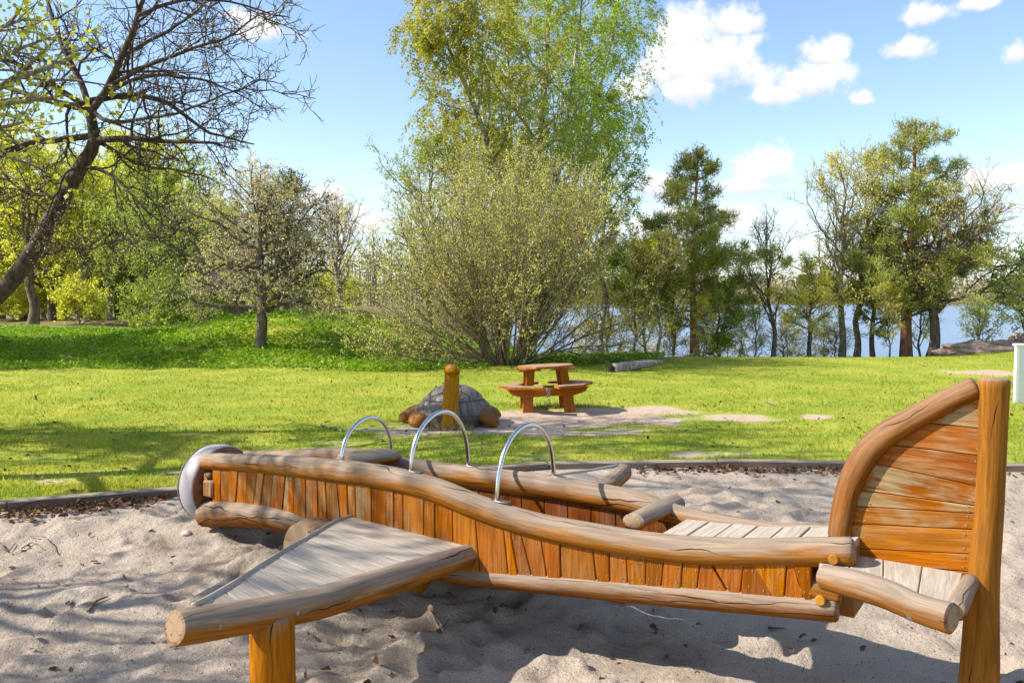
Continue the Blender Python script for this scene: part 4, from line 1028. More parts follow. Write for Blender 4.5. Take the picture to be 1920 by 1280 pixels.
def leaves(rs_, PP, n, size, asp=.55, spread=.04, t0=.25, droop=0.0, wgt=None):
    B, m, _ = PP.shape; i = rs_.randint(0, B, n) if wgt is None else rs_.choice(B, n, p=wgt/wgt.sum()); f = (t0+(1-t0)*rs_.rand(n))*(m-1.001); k = f.astype(int); fr = (f-k)[:, None]
    p = PP[i, k]*(1-fr)+PP[i, k+1]*fr+rs_.normal(0, spread, (n, 3))
    a = nrm(rs_.normal(size=(n, 3))+np.array([0, 0, -droop])); b_ = rs_.normal(size=(n, 3)); b_ -= a*(a*b_).sum(1)[:, None]; b_ = nrm(b_)
    s_ = (size*rs_.uniform(.6, 1.35, n))[:, None]
    return np.stack([p, p+a*s_*.5+b_*s_*asp*.5, p+a*s_, p+a*s_*.5-b_*s_*asp*.5], 1).reshape(-1, 3), np.arange(n*4).reshape(n, 4)
def tree_obj(name, label, base, wood_parts, twig_parts, leaf_parts, bark, leafm, group=None, cat='tree', twigm=None):
    """wood/twig/leaf arrays are relative to base"""
    root = empty(name, base, label, cat, group)
    def child(nm, parts, m):
        if not parts: return
        V_, F_ = join(parts); me_ = npmesh(nm, V_, F_, nm == 'trunk'); me_.materials.append(m); o_ = bpy.data.objects.new(nm, me_); col.objects.link(o_); o_.parent = root
    child('trunk', wood_parts, bark); child('twigs', twig_parts, twigm or bark)
    if leaf_parts and isinstance(leaf_parts[0], list):
        for lp, lm in zip(leaf_parts, leafm): child('crown', lp, lm)
    else: child('crown', leaf_parts, leafm)
    return root
def clone(root, loc, rz, sc, label, group=None):
    r2 = root.copy(); col.objects.link(r2); r2.location = loc; r2.rotation_euler = (0, 0, rz); r2.scale = (sc if hasattr(sc, '__len__') else (sc, sc, sc)); r2['label'] = label
    if group: r2['group'] = group
    for c in root.children: c2 = c.copy(); col.objects.link(c2); c2.parent = r2
    return r2
def poly_arr(pts, rad, n):
    D = spline([(*p, r_) for p, r_ in zip(pts, rad)], 8); t_ = np.linspace(0, len(D)-1, n); i = np.minimum(t_.astype(int), len(D)-2); f = (t_-i)[:, None]; Q = D[i]*(1-f)+D[i+1]*f
    return Q[None, :, :3], Q[None, :, 3]
def pxpts(L, Y, base, dy=None):
    return [on_y(u, v, Y+(dy[i] if dy is not None else 0))-Vector(base) for i, (u, v) in enumerate(L)]
def gbase(u, Y): x = ray(u, 640).x*Y/ray(u, 640).y; return Vector((x, Y, gz(x, Y)-.12))

# --- deciduous crown from a trunk polyline
def deciduous(seed, H, R_, tr_r, c0=.25, n1=26, n2=7, n3=5, lv=4, nleaf=9000, lsize=.07, ang=52, up=.10, spread=.05, lean=(0, 0), prof=None, trunk=None, jit=.16, droop=0.0, asp=.6, twig_r=.006, n4=0):
    rs_ = NR(seed)
    if trunk is None:
        k = 9; t_ = np.linspace(0, 1, k); pts = [Vector((lean[0]*H*x**1.3+rs_.normal(0, .012*H)*(x > 0)*(x < 1), lean[1]*H*x**1.3+rs_.normal(0, .012*H)*(x > 0), H*x*.96)) for x in t_]
        PP, RR = poly_arr(pts, [tr_r*(1.25 if x == 0 else (1-.86*x)) for x in t_], 22)
    else: PP, RR = trunk
    prof = prof or (lambda t_: np.sin(np.pi*np.clip((t_-c0)/(1-c0)*.86+.14, 0, 1))**.6)
    P1, R1 = children(rs_, PP, RR, n1, c0, .98, ang, 10, lambda t_, L: R_*1.05*prof(t_)+.15, 10, jit, (0, 0, 1), up, .55, .012, tr_r*.45)
    P2, R2 = children(rs_, P1, R1, n2, .2, .98, 42, 12, lambda t_, L: L*.48*(1.15-.6*t_), 7, jit, (0, 0, 1), up*.6-droop, .6, .008)
    P3, R3 = children(rs_, P2, R2, n3, .15, 1, 40, 14, lambda t_, L: np.minimum(L*.55, .8)*(1.1-.4*t_), 5, jit, (0, 0, 1), up*.3-droop*1.5, .6, twig_r)
    tw = [tubes(P2, R2, 3), tubes(P3, R3, 3)]; last = P3
    if n4:
        P4, R4 = children(rs_, P3, R3, n4, .2, 1, 42, 14, lambda t_, L: L*.5, 3, jit, (0, 0, 1), up*.2-droop*1.5, .6, twig_r*.8); tw.append(tubes(P4, R4, 3)); last = P4
    lf = [leaves(rs_, last, nleaf, lsize, asp, spread, .2, droop)] if nleaf else []
    return [tubes(PP, RR, 10), tubes(P1, R1, 5)], tw, lf

# 1. bare apple-like tree leaning in from the left
Y1 = 9.7; base = Vector((-7.75, Y1+.5, gz(-7.75, Y1)-.15))
def manual_tree(seed, base, trunk_px, trunk_r, limbs, n_l, n2, n3, n4, Y, jit=.2, twig=.0045):
    rs_ = NR(seed)
    PP, RR = poly_arr([Vector((0, 0, 0))]+pxpts(trunk_px, Y, base), trunk_r, 26); wp = [tubes(PP, RR, 12)]
    LP, LR = [], []
    for L, r0, r1, dy0, dy1 in limbs:
        m_ = len(L); pp, rr_ = poly_arr([on_y(u, v, Y+dy0+(dy1-dy0)*i/(m_-1))-base for i, (u, v) in enumerate(L)], [(r0+(r1-r0)*i/(m_-1))*.8 for i in range(m_)], 14)
        pp = pp+np.cumsum(rs_.normal(0, .022, pp.shape), axis=1)*np.linspace(0, 1, 14)[None, :, None]
        LP.append(pp); LR.append(rr_)
    LP = np.concatenate(LP); LR = np.concatenate(LR); wp.append(tubes(LP, LR, 8))
    P2, R2 = children(rs_, LP, LR, n_l, .12, .98, 50, 16, lambda t_, L: np.clip(L*.42*(1.15-.6*t_), .25, .85), 9, jit, (0, 0, 1), .03, .55, .008, .03)
    P3, R3 = children(rs_, P2, R2, n2, .12, 1, 52, 16, lambda t_, L: np.clip(L*.5*(1.1-.5*t_), .15, .8), 6, jit, (0, 0, 1), .05, .6, .0055)
    P4, R4 = children(rs_, P3, R3, n3, .1, 1, 48, 18, lambda t_, L: np.clip(L*.45, .06, .32), 4, jit, (0, 0, 1), .06, .65, twig)
    return wp, [tubes(P2, R2, 4), tubes(P3, R3, 3), tubes(P4, R4, 3)], (P3, P4)
TRK = [(-110,680),(-40,590),(15,535),(60,475),(105,395),(150,315),(176,268),(168,205)]
LIMB = [([(170,210),(205,160),(235,90),(258,30),(285,-40),(300,-120)], .055, .02, 0, -.5),
        ([(176,262),(240,262),(300,266),(370,275),(440,282)], .05, .012, 0, -.5), ([(170,190),(235,178),(300,184),(350,215),(400,250),(480,268)], .05, .010, 0, .6),
        ([(168,205),(150,150),(120,90),(100,20),(95,-60)], .05, .02, 0, .7), ([(172,255),(110,262),(50,268),(0,292),(-60,330)], .05, .02, 0, -.6),
        ([(200,165),(280,120),(350,95),(410,70),(470,20)], .035, .008, -.2, -.9), ([(225,110),(300,60),(350,20),(400,-20)], .03, .01, -.2, .5),
        ([(168,200),(250,150),(330,140),(420,160),(500,205)], .035, .008, .1, 1.0), ([(150,312),(200,320),(240,345),(290,390),(330,420)], .03, .008, 0, -.7),
        ([(70,460),(120,458),(170,462),(210,445)], .02, .006, 0, -.3), ([(168,205),(100,190),(40,175),(-40,150),(-120,140)], .05, .02, 0, .6), ([(168,205),(90,150),(20,100),(-60,60)], .045, .015, 0, -.8),
        ([(120,370),(60,360),(10,330),(-50,320)], .03, .01, 0, .5), ([(176,262),(260,300),(330,300),(400,310)], .03, .008, 0, .9), ([(258,30),(330,0),(400,5),(500,40)], .03, .008, -.4, -.2),
        ([(168,205),(210,230),(290,225),(380,200),(480,150)], .035, .008, 0, -1.1), ([(150,312),(120,330),(95,400),(80,440)], .018, .006, 0, -.8)]
wp, tp, (a3, a4) = manual_tree(3, base, TRK, [.135,.108,.096,.092,.09,.086,.08,.066,.05], LIMB, 10, 7, 5, 1, Y1)
rs_ = NR(4); lf = [leaves(rs_, a4, 3500, .022, .6, .008)]
tree_obj('bare_fruit_tree', 'dark leafless spreading tree with slanting trunk at the lawn edge', base, wp, tp, lf, B_apple, L_pale)

# 2. maple just coming into leaf, left of the sand
bm = Vector((-6.75, 7.3, gz(-6.75, 7.3)-.12))
wp, tp, lf = deciduous(12, 8.2, 3.3, .17, .30, 18, 6, 4, nleaf=4200, lsize=.07, ang=62, up=.06, asp=.85, spread=.06)
MP, MR = [], []
for L in ([(-330,250),(-180,190),(-60,140),(30,95),(95,70)], [(-330,250),(-180,230),(-60,205),(50,190),(130,178)], [(-330,200),(-150,120),(-40,70),(20,45),(50,35)], [(-330,270),(-200,270),(-90,255),(0,240),(60,225)]):
    a_, b_ = poly_arr([Vector((0, 0, 2.6))]+[on_y(u, v, 7.3+.1*(i-2))-bm for i, (u, v) in enumerate(L)], [.05, .045, .035, .025, .016, .008], 14); MP.append(a_); MR.append(b_)
MP = np.concatenate(MP); MR = np.concatenate(MR); rs_ = NR(13)
M2, Q2 = children(rs_, MP, MR, 12, .5, 1, 45, 14, lambda t_, L: np.full(len(t_), .42), 5, .15, (0, 0, 1), .02, .6, .006)
wp.append(tubes(MP, MR, 6)); tp.append(tubes(M2, Q2, 3)); lf.append(leaves(rs_, M2, 700, .046, .85, .05, .2, .5))
tree_obj('maple_tree', 'maple with fresh yellow leaves overhanging the bare leaning tree', bm, wp, tp, lf, B_grey, L_maple)

# 3. dense pale budding tree on the mound
b3 = gbase(484, 21.0)
tr3 = poly_arr(pxpts([(484, 680), (490, 630), (492, 570), (488, 510), (486, 460), (488, 400), (490, 370)], 21.0, b3), [.17,.135,.12,.10,.075,.05,.03], 22)
tree_obj('budding_tree', 'small dense tree with pale buds and dark trunk at the foot of the mound', b3,
         *deciduous(21, 4.0, 1.75, .14, .28, 34, 8, 6, nleaf=15000, lsize=.045, ang=70, up=.02, trunk=tr3, droop=.05, jit=.2, spread=.02, n4=2, twig_r=.005, prof=lambda t_: np.clip(1.15-np.abs(t_-.5)*1.1, .4, 1)), B_dark, L_pale, twigm=B_grey)
# 4. leaning veteran with hanging limbs on the mound
b4 = gbase(458, 24.5); Y4 = 24.5
TRK4 = [(455,600),(440,560),(410,525),(380,505)]
LIMB4 = [([(380,505),(345,475),(310,450),(280,440)], .10, .03, 0, 0), ([(400,520),(370,470),(350,425),(330,395)], .09, .02, 0, .8), ([(440,560),(430,480),(410,420),(390,350)], .09, .02, 0, -.6), ([(380,505),(350,510),(325,540),(315,575)], .05, .015, 0, .3), ([(430,545),(470,480),(500,420),(520,350)], .08, .02, 0, .6), ([(345,475),(300,490),(270,540)], .05, .012, 0, -.5), ([(310,450),(280,455),(250,500)], .04, .01, 0, .5), ([(410,525),(395,560),(380,600)], .04, .012, 0, -.6), ([(350,425),(300,400),(260,395)], .04, .01, .6, .2)]
wp, tp, (a3, a4) = manual_tree(31, b4, TRK4, [.30,.26,.22,.18,.15], LIMB4, 10, 6, 4, 1, Y4, .2, .008)
tree_obj('veteran_tree', 'old leaning tree with hanging black limbs on top of the mound', b4, wp, tp, [leaves(NR(5), a4, 7000, .06, .6, .05)], B_dark, L_lime)

# 5. birch
b5 = gbase(985, 25.0); Y5 = 25.0
def birch():
    rs_ = NR(51); stems = [([(985,700),(990,560),(1000,420),(1010,280),(1022,140),(1030,0),(1036,-110)], .20, 0), ([(985,700),(975,560),(955,430),(925,300),(885,190),(850,110),(830,60)], .15, -.6), ([(990,690),(1015,560),(1050,430),(1090,300),(1120,180),(1150,60),(1165,-40)], .15, .5), ([(985,690),(978,520),(962,360),(955,200),(950,60),(945,-60)], .13, .7), ([(985,690),(1000,560),(1030,420),(1060,240),(1085,60),(1095,-60)], .12, -.7)]
    PP, RR = [], []
    for L, r0, dy in stems:
        m_ = len(L); p_, q_ = poly_arr([on_y(u, v, Y5+dy*i)-b5 for i, (u, v) in enumerate(L)], [r0*(1-.85*i/(m_-1)) for i in range(m_)], 26); PP.append(p_); RR.append(q_)
    PP = np.concatenate(PP); RR = np.concatenate(RR)
    P1, R1 = children(rs_, PP, RR, 26, .20, .99, 52, 10, lambda t_, L: 2.9*np.clip(1.2-.8*t_, .40, 1), 10, .10, (0, 0, 1), .05, .42, .010, .05)
    P2, R2 = children(rs_, P1, R1, 7, .2, 1, 45, 14, lambda t_, L: np.clip(L*.42, .3, 1.0), 7, .10, (0, 0, 1), -.06, .55, .007)
    P3, R3 = children(rs_, P2, R2, 5, .1, 1, 50, 18, lambda t_, L: np.clip(L*.9, .35, 1.05), 6, .07, (0, 0, 1), -.42, .6, .0045)
    wts = np.ones(len(P3)); side_ = P3[:, -1, 0] + .35*np.sin(P3[:, -1, 2]*1.7)
    g_ = (P3[:, -1, 0] > rs_.normal(.2, .9, len(P3))) | (P3[:, -1, 2] < 4.5+rs_.normal(0, .6, len(P3)))
    l1 = leaves(rs_, P3[~g_], 76000, .068, .62, .035, .0, .6); l2 = leaves(rs_, P3[g_], 72000, .068, .62, .035, .0, .6)
    return [tubes(PP, RR, 8), tubes(P1, R1, 4)], [tubes(P2, R2, 3), tubes(P3, R3, 3)], [[l1], [l2]]
wp, tp, lf = birch()
tree_obj('birch_tree', 'tall many-stemmed birch with fine hanging leaves behind the willow', b5, wp, tp, lf, B_birch, [L_birch, L_birchg], twigm=B_grey)

# 6. willow: a fan of stems from one stool
b6 = gbase(950, 19.6); Y6 = 19.6
def willow():
    rs_ = NR(61); PP, RR = [], []
    for i in range(84):
        th = rs_.uniform(0, 6.28); sp_ = min(1.25, abs(rs_.normal(.52, .33))); L = rs_.uniform(3.9, 5.3)*(1.0-.10*sp_); d = np.array([math.cos(th)*math.sin(sp_), math.sin(th)*math.sin(sp_), math.cos(sp_)])
        p = np.array([math.cos(th)*rs_.uniform(.1, .5), math.sin(th)*rs_.uniform(.05, .3), 0.05]); pts = [p]; up = rs_.uniform(.0, .06)
        for k in range(15):
            d = d+rs_.normal(0, .045, 3)+np.array([0, 0, up]); d /= np.linalg.norm(d); p = p+d*L/15; p = p if p[2] > .15 else np.array([p[0], p[1], .15]); pts.append(p)
        PP.append(pts); RR.append(rs_.uniform(.017, .034)*np.linspace(1, .25, 16))
    for (dx, dz_, L) in ((1, .10, 4.2), (1, .2, 3.6), (-1, .12, 3.6), (-1, .25, 4.0), (-1, .02, 3.2), (1, .32, 3.4)):   # limbs that sprawl low
        p = np.array([dx*.3, -.1, .12]); d = nrm(np.array([dx, rs_.uniform(-.35, .1), dz_])); pts = [p]
        for k in range(15): d = nrm(d+rs_.normal(0, .09, 3)+np.array([0, 0, .008])); p = p+d*L/15; p[2] = max(p[2], .14); pts.append(p.copy())
        PP.append(pts); RR.append(.034*np.linspace(1, .25, 16))
    PP = np.array(PP); RR = np.array(RR)
    P2, R2 = children(rs_, PP, RR, 15, .16, 1, 34, 12, lambda t_, L: np.clip(1.5*(1.15-.75*t_), .3, 1.5), 7, .10, (0, 0, 1), .05, .5, .007)
    P3, R3 = children(rs_, P2, R2, 5, .15, 1, 34, 14, lambda t_, L: np.clip(L*.5, .15, .6), 4, .10, (0, 0, 1), .05, .6, .0048)
    l1 = leaves(rs_, P3, 76000, .039, .5, .022, .1); l2 = leaves(rs_, PP[:, 9:], 1500, .05, .5, .1)
    return [tubes(PP, RR, 6)], [tubes(P2, R2, 3), tubes(P3, R3, 3)], [l1, l2]
tree_obj('willow_shrub', 'huge fan-shaped willow of many thin stems behind the picnic table', b6, *willow(), B_willow, L_willow, cat='shrub')

def bank0(name, label, u, Y, vtop, Rr, r0, seed, leafm, bark, cat='tree', **kw):
    b_ = gbase(u, Y); H = CAMZ+ray(960, vtop).z*Y/ray(960, vtop).y-b_.z; return tree_obj(name, label, b_, *deciduous(seed, H, Rr, r0, **kw), bark, leafm, None, cat)
L_sallow = leafmat('sallow_leaves', (.24, .31, .06), (.44, .50, .13), .5)
bank0('sallow_tree', 'airy pale green tree rising behind the mound side of the willow', 812, 23.0, 262, 1.75, .10, 64, L_sallow, B_grey, c0=.22, n1=24, n2=7, n3=5, nleaf=15000, lsize=.05, ang=44, up=.06, twig_r=.005)
bank0('weeping_birch', 'green drooping young birch behind the lake side of the willow', 1130, 25.6, 150, 1.55, .10, 65, L_birchg, B_birch, c0=.30, n1=26, n2=7, n3=5, nleaf=17000, lsize=.06, ang=50, up=.03, droop=.16, twig_r=.005)
# 7. pines
def pine(seed, H, R_, r0, c0, lean, prof, nleaf, n1=34):
    rs_ = NR(seed); k = 9; t_ = np.linspace(0, 1, k)
    PP, RR = poly_arr([Vector((lean*x*H+.05*math.sin(5*x+seed), .04*math.sin(4*x), H*x)) for x in t_], [r0*(1.2 if x == 0 else 1-.85*x) for x in t_], 24)
    P1, R1 = children(rs_, PP, RR, n1, c0, .985, 80, 8, lambda t_, L: R_*prof(t_)+.25, 10, .06, (0, 0, 1), .035, .36, .012, .06)
    P1[:, :, 2] += .0
    Pt, Rt = children(rs_, PP, RR, 5, .90, 1.0, 40, 10, lambda t_, L: .42*(1.02-t_)/.18+.16, 10, .06, (0, 0, 1), .05, .4, .012, .04)
    P1 = np.concatenate([P1, Pt]); R1 = np.concatenate([R1, Rt])
    P2, R2 = children(rs_, P1, R1, 10, .16, 1, 48, 12, lambda t_, L: np.clip(L*.36*(1.2-.6*t_), .12, .7), 6, .08, (0, 0, 1), .03, .5, .008)
    c_ = P1[np.repeat(np.arange(len(P1)), 10), -4][:, None, 2]; P2[:, :, 2] = P2[:, :, 2]*.55+.45*np.maximum(P2[:, :1, 2], P2[:, :, 2]*.0+P2[:, :1, 2])+.04*np.linspace(0, 1, 6)[None]
    P3, R3 = children(rs_, P2, R2, 5, .25, 1, 44, 14, lambda t_, L: np.clip(L*.5, .12, .32), 4, .1, (0, 0, 1), .12, .6, .006)
    wl = np.linalg.norm(np.diff(P1, axis=1), axis=2).sum(1); wl = np.repeat(wl**1.6, len(P3)//len(P1)); n = nleaf; i = rs_.choice(len(P3), n, p=wl/wl.sum()); f = rs_.uniform(0, 1, n)[:, None]; p = P3[i, 0]*(1-f)+P3[i, -1]*f+rs_.normal(0, .06, (n, 3)); ax = nrm(P3[i, -1]-P3[i, -2])
    a = nrm(ax*.8+rs_.normal(0, .75, (n, 3))+np.array([0, 0, .35])); b_ = rs_.normal(size=(n, 3)); b_ = nrm(b_-a*(a*b_).sum(1)[:, None]); s_ = rs_.uniform(.09, .17, n)[:, None]; w_ = rs_.uniform(.012, .022, n)[:, None]
    V_ = np.stack([p-b_*w_*.5, p+b_*w_*.5, p+a*s_+b_*w_*.3, p+a*s_-b_*w_*.3], 1).reshape(-1, 3)
    return [tubes(PP, RR, 10), tubes(P1, R1, 5)], [tubes(P2, R2, 3), tubes(P3, R3, 3)], [(V_, np.arange(n*4).reshape(n, 4))]
def top_h(v, Y, base): return CAMZ+ray(960, v).z*Y/ray(960, v).y-base.z
bA = gbase(1300, 24.5)
tree_obj('pine_tree', 'slender pine with bare reddish lower trunk next to the willow', bA, *pine(71, top_h(292, 24.5, bA), 1.75, .14, .20, .008, lambda t_: np.clip(1.5*(1-t_)+.13, 0, .95)*NR(5).choice([.45, .7, .95, 1.2], len(t_)), 38000, 38), B_pine, L_pine)
bB = gbase(1702, 25.5)
tree_obj('pine_tree', 'broad tall pine with dense dark needles before the open lake', bB, *pine(73, top_h(236, 25.5, bB), 2.25, .18, .18, .004, lambda t_: np.clip(1.5*(1-t_)+.13, 0, 1.0)*NR(6).choice([.45, .7, .95, 1.2], len(t_)), 52000, 50), B_pine, L_pine)
# 8. other trees along the bank
def bank(name, label, u, Y, vtop, Rr, r0, seed, leafm, bark=B_grey, group='spring trees around the lawn', cat='tree', **kw):
    b_ = gbase(u, Y); H = top_h(vtop, Y, b_); return tree_obj(name, label, b_, *deciduous(seed, H, Rr, r0, **kw), bark, leafm, group, cat)
oak1 = bank('alder_tree', 'tall open tree with twin crown of sparse pale leaves between the two pines', 1578, 25.5, 305, 2.1, .11, 81, L_oak, B_grey, c0=.28, n1=24, n2=7, n3=5, nleaf=5200, lsize=.052, ang=46, up=.09, lean=(-.02, 0))
bank('alder_tree', 'tall dark-limbed tree leaning toward the broad pine', 1604, 26.5, 302, 2.0, .11, 83, L_oak, B_grey, c0=.40, n1=20, n2=7, n3=5, nleaf=4600, lsize=.052, ang=42, up=.10, lean=(.05, 0))
bank('oak_tree', 'stout oak with wide bare spreading twigs on the open lake side', 1746, 25.0, 385, 2.9, .17, 85, L_oak, B_dark, c0=.30, n1=22, n2=8, n3=6, nleaf=4200, lsize=.052, ang=66, up=.03, jit=.24, lean=(.06, .02), n4=2)
slim = bank('slim_tree', 'slim leafless tree standing alone before the lake', 1450, 25.0, 418, 1.15, .075, 87, L_oak, B_dark, c0=.25, n1=22, n2=6, n3=5, nleaf=500, lsize=.05, ang=38, up=.10, lean=(-.06, 0), jit=.10)
bank('young_oak', 'low rounded young oak with golden leaves before the lake', 1518, 24.5, 535, 1.05, .08, 89, L_oak, B_dark, c0=.38, n1=18, n2=7, n3=5, nleaf=5200, lsize=.065, ang=62, up=.04)
ysap = bank('sapling', 'thin yellow-leaved sapling between the willow and slender pine', 1235, 24.0, 440, 1.0, .05, 91, L_oak, B_grey, c0=.18, n1=20, n2=6, n3=4, nleaf=5200, lsize=.055, ang=40, up=.08)
bank('young_spruce', 'bushy dark young tree at the right foot of the slender pine', 1345, 25.2, 540, .85, .07, 93, L_birchg, B_dark, c0=.08, n1=26, n2=7, n3=5, nleaf=8500, lsize=.065, ang=66, up=.02)
bank('young_alder', 'dark ivy-clad young tree hugging the broad pine', 1640, 26.0, 420, 1.0, .09, 94, L_pine, B_dark, c0=.25, n1=24, n2=7, n3=5, nleaf=9000, lsize=.07, ang=66, up=.0)
bank('lake_shrub', 'airy pale green shrub on the bank near the rocks', 1835, 23.6, 585, .75, .035, 95, L_lime, B_grey, cat='shrub', c0=.05, n1=18, n2=6, n3=4, nleaf=2300, lsize=.055, ang=36, up=.05)
bank('leafy_tree', 'bright leafy young tree rising behind the white board wall', 1925, 24.6, 500, 1.25, .08, 97, L_lime, B_grey, c0=.15, n1=22, n2=6, n3=4, nleaf=7000, lsize=.07, ang=50, up=.05)
# saplings repeated along the bank
for i, (u, Y, s_, lb) in enumerate([(1190, 24.5, .95, 'thin sapling half hidden behind the right side of the willow'), (1262, 26.0, 1.05, 'thin sapling touching the slender pine on its willow side'), (1210, 27.5, 1.15, 'taller sapling behind the willow, nearest the water'),
        (1390, 27.0, .52, 'small sapling in the gap between slender pine and slim tree'), (1475, 28.0, .55, 'small sapling beside the slim leafless tree'), (1545, 27.5, .5, 'low sapling between the young oak and the tall alder'), (1668, 24.2, .62, 'yellow sapling at the left foot of the broad pine'), (1725, 26.8, .9, 'yellow sapling between broad pine and stout oak'), (1140, 27.0, 1.0, 'sapling deep behind the willow stems'), (1320, 23.6, .5, 'short sapling in front of the slender pine')]):
    clone(ysap, gbase(u, Y), i*1.3, (s_, s_, s_), lb, 'yellow saplings on the bank')
sb = bank('shore_shrub', 'pale twiggy shrub on the lake slope behind the trees', 1100, 27.5, 560, .8, .03, 98, L_oak, B_grey, 'pale twiggy shrubs on the lake slope', 'shrub', c0=.03, n1=26, n2=6, n3=4, nleaf=1500, lsize=.05, ang=40, up=.05)
for i in range(11):
    u = 1040+i*52+(i*37 % 19); clone(sb, gbase(u, 25.5+(i*53 % 40)/10), i*1.1, (.8+(i*29 % 50)/100,)*2+(.45+(i*17 % 40)/100,), 'pale twiggy shrub on the lake slope behind the trees')
# birch-like lower trees behind the willow on the left, bare far tree
bank('bare_tree', 'leafless pale tree on the skyline behind the mound', 635, 42, 392, 2.1, .16, 101, L_pale, B_grey, group=None, c0=.22, n1=24, n2=7, n3=5, nleaf=1400, lsize=.09, ang=42, up=.09, twig_r=.009)
bank('evergreen_tree', 'dark evergreen with ragged top behind the pale budding tree', 535, 27.0, 345, 1.6, .16, 103, L_yew, B_dark, group=None, c0=.15, n1=34, n2=8, n3=5, nleaf=20000, lsize=.08, ang=62, up=.05, asp=.4)
# 9. woodland on the left
wy = bank('woodland_tree', 'tall yellow-leaved tree at the edge of the wood', 62, 33, 275, 2.7, .20, 111, L_yellow, B_dark, 'trees of the sunny wood', c0=.22, n1=26, n2=7, n3=5, nleaf=15000, lsize=.095, ang=56, up=.06)
wg = bank('woodland_tree', 'bright green leafy tree behind the leaning veteran', 300, 30, 335, 2.5, .16, 113, L_lime, B_dark, 'trees of the sunny wood', c0=.20, n1=30, n2=7, n3=5, nleaf=17000, lsize=.075, ang=56, up=.04)
wb = bank('woodland_tree', 'slim bare-topped tree with thin yellow leaves in the wood', 205, 36, 330, 1.7, .12, 115, L_yellow, B_grey, 'trees of the sunny wood', c0=.25, n1=24, n2=6, n3=5, nleaf=5500, lsize=.09, ang=46, up=.08)
WL = 'yellow-green leafy tree standing inside the sunny wood'; WG = 'green leafy tree standing inside the sunny wood'; WB = 'slim thinly leaved tree standing inside the sunny wood'
rq = random.Random(17)
for i in range(26):
    u = -120+i*22+rq.uniform(-12, 12); Y = rq.uniform(34, 52); src, lb = ((wy, WL), (wb, WB), (wy, WL), (wb, WB), (wy, WL), (wg, WG))[i % 6]
    if u > 420 and src is wy: src, lb = wb, WB
    s_ = rq.uniform(.85, 1.2)*(Y/36)**.35*(.72 if u > 330 else 1)
    clone(src, gbase(u, Y), rq.uniform(0, 6.28), (s_, s_, s_*rq.uniform(.9, 1.1)), lb, 'trees of the sunny wood')
# undergrowth shrubs in the wood and behind the mound
clone(wy, Vector((-10.6, 8.7, gz(-10.6, 8.7)-.1)), 1.1, (.75, .75, .8), 'leafy yellow tree whose shade falls on the lawn by the sand', 'trees of the sunny wood')
clone(slim, Vector((-6.6, 4.5, -.1)), .6, (1.45, 1.45, 1.35), 'thin tree beside the sand whose branch shadows fall on the sand and wing', 'spring trees around the lawn')
clone(slim, Vector((-7.6, 3.4, -.1)), 2.6, (1.3, 1.3, 1.3), 'thin leafless tree beside the sand, furthest from the plane', 'spring trees around the lawn')
for i, (x_, y_, s_) in enumerate(((-15.6, 19.6, 1.0), (-17.5, 21.6, 1.1), (-15.9, 23.4, .95), (-20.5, 20.4, 1.15))):
    clone((wy, wb, wb, wy)[i], Vector((x_, y_, gz(x_, y_)-.1)), i*1.7, s_, ('leafy yellow tree whose shade falls along the foot of the mound', 'thin tree shading the lower mound beside the lawn', 'thin tree shading the middle of the mound', 'leafy yellow tree furthest out beside the mound')[i], 'trees of the sunny wood')
us = bank('undergrowth_shrub', 'low yellow-green shrub under the woodland trees', 150, 31, 560, 1.3, .04, 121, L_yellow, B_grey, 'undergrowth shrubs', 'shrub', c0=.05, n1=20, n2=6, n3=4, nleaf=5000, lsize=.085, ang=50, up=.03)
for i in range(15):
    u = -40+i*50+rq.uniform(-16, 16); Y = rq.uniform(37, 50); s_ = rq.uniform(.8, 1.5)
    clone(us, gbase(u, Y), rq.uniform(0, 6.28), (s_*1.2, s_*1.2, s_), 'low yellow-green shrub under the woodland trees')
gs = bank('hazel_shrub', 'green leafy shrub at the back of the mound crest', 355, 28.5, 540, 1.1, .04, 123, L_lime, B_grey, 'green shrubs on the mound', 'shrub', c0=.05, n1=20, n2=6, n3=4, nleaf=7000, lsize=.075, ang=50, up=.03)
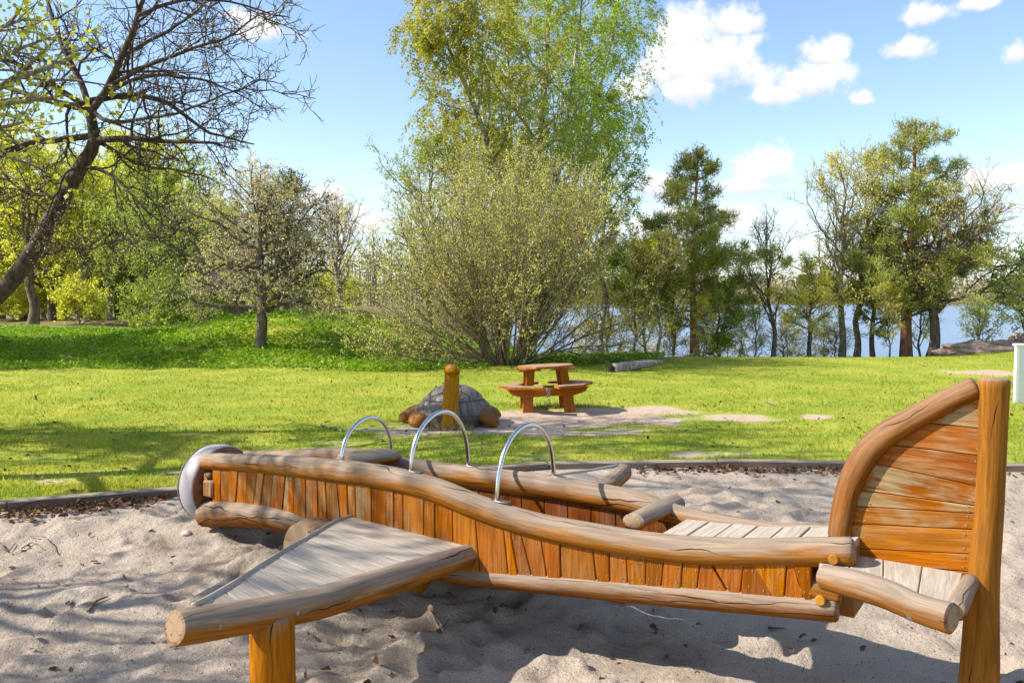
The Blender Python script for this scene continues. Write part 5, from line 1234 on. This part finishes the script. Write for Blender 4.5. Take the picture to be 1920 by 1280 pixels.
for i, u in enumerate((300, 405)): clone(gs, gbase(u, 28.2), i*2.1, (1.1, 1.1, .9), 'green leafy shrub at the back of the mound crest')
# 10. far woods: nobody could count them
def far_wood(name, label, n, xf, yf, hf, nq, cs, seed, filt=None):
    r_ = NR(seed); x = xf(r_, n); y = yf(r_, n, x); z = land(x, y); k = (z > -4.3) if filt is None else filt(x, y, z); x, y, z = x[k], y[k], z[k]; n = len(x); h = hf(r_, n); ws = h*r_.uniform(.22, .38, n)
    i = np.repeat(np.arange(n), nq); t_ = r_.uniform(.12, 1, n*nq); rad = ws[i]*np.sqrt(np.maximum(0, 1-((t_-.5)/.52)**2)); a = r_.uniform(0, 6.28, n*nq); q_ = np.sqrt(r_.rand(n*nq))
    p = np.stack([x[i]+np.cos(a)*rad*q_, y[i]+np.sin(a)*rad*q_, z[i]+h[i]*t_], 1); V_, F_ = tri_leaves(p, (cs*h)[i] if np.ndim(cs*h) else cs, r_, .8, .8)
    T0 = np.stack([np.stack([x, y, z-.3], 1), np.stack([x+r_.normal(0, .02, n)*h, y, z+h*.55], 1), np.stack([x, y, z+h*.95], 1)], 1); tv, tf = tubes(T0, np.stack([h*.018, h*.012, h*.003], 1), 4)
    me_ = npmesh(name, *join([(V_, F_), (tv, tf)])); me_.materials.append(L_far); me_.materials.append(B_grey); mi = np.zeros(len(V_)//4+len(tf), np.int32); mi[len(V_)//4:] = 1; me_.polygons.foreach_set('material_index', mi)
    o_ = bpy.data.objects.new(name, me_); col.objects.link(o_); tag(o_, label, 'woods', kind='stuff')
far_wood('distant_wood', 'brownish spring wood on the land beyond the mound', 300, lambda r_, n: r_.uniform(-75, 2, n), lambda r_, n, x: r_.uniform(58, 125, n), lambda r_, n: r_.uniform(4.5, 7.5, n), 115, .045, 1, lambda x, y, z: (z > -1.5) & (x < -.02*y+1))
far_wood('far_shore_wood', 'long dark wooded ridge across the lake', 1900, lambda r_, n: r_.uniform(-150, 560, n), lambda r_, n, x: 668+r_.uniform(0, 190, n)**1.0, lambda r_, n: r_.uniform(9, 17, n), 20, .17, 2, lambda x, y, z: z > -4.2)
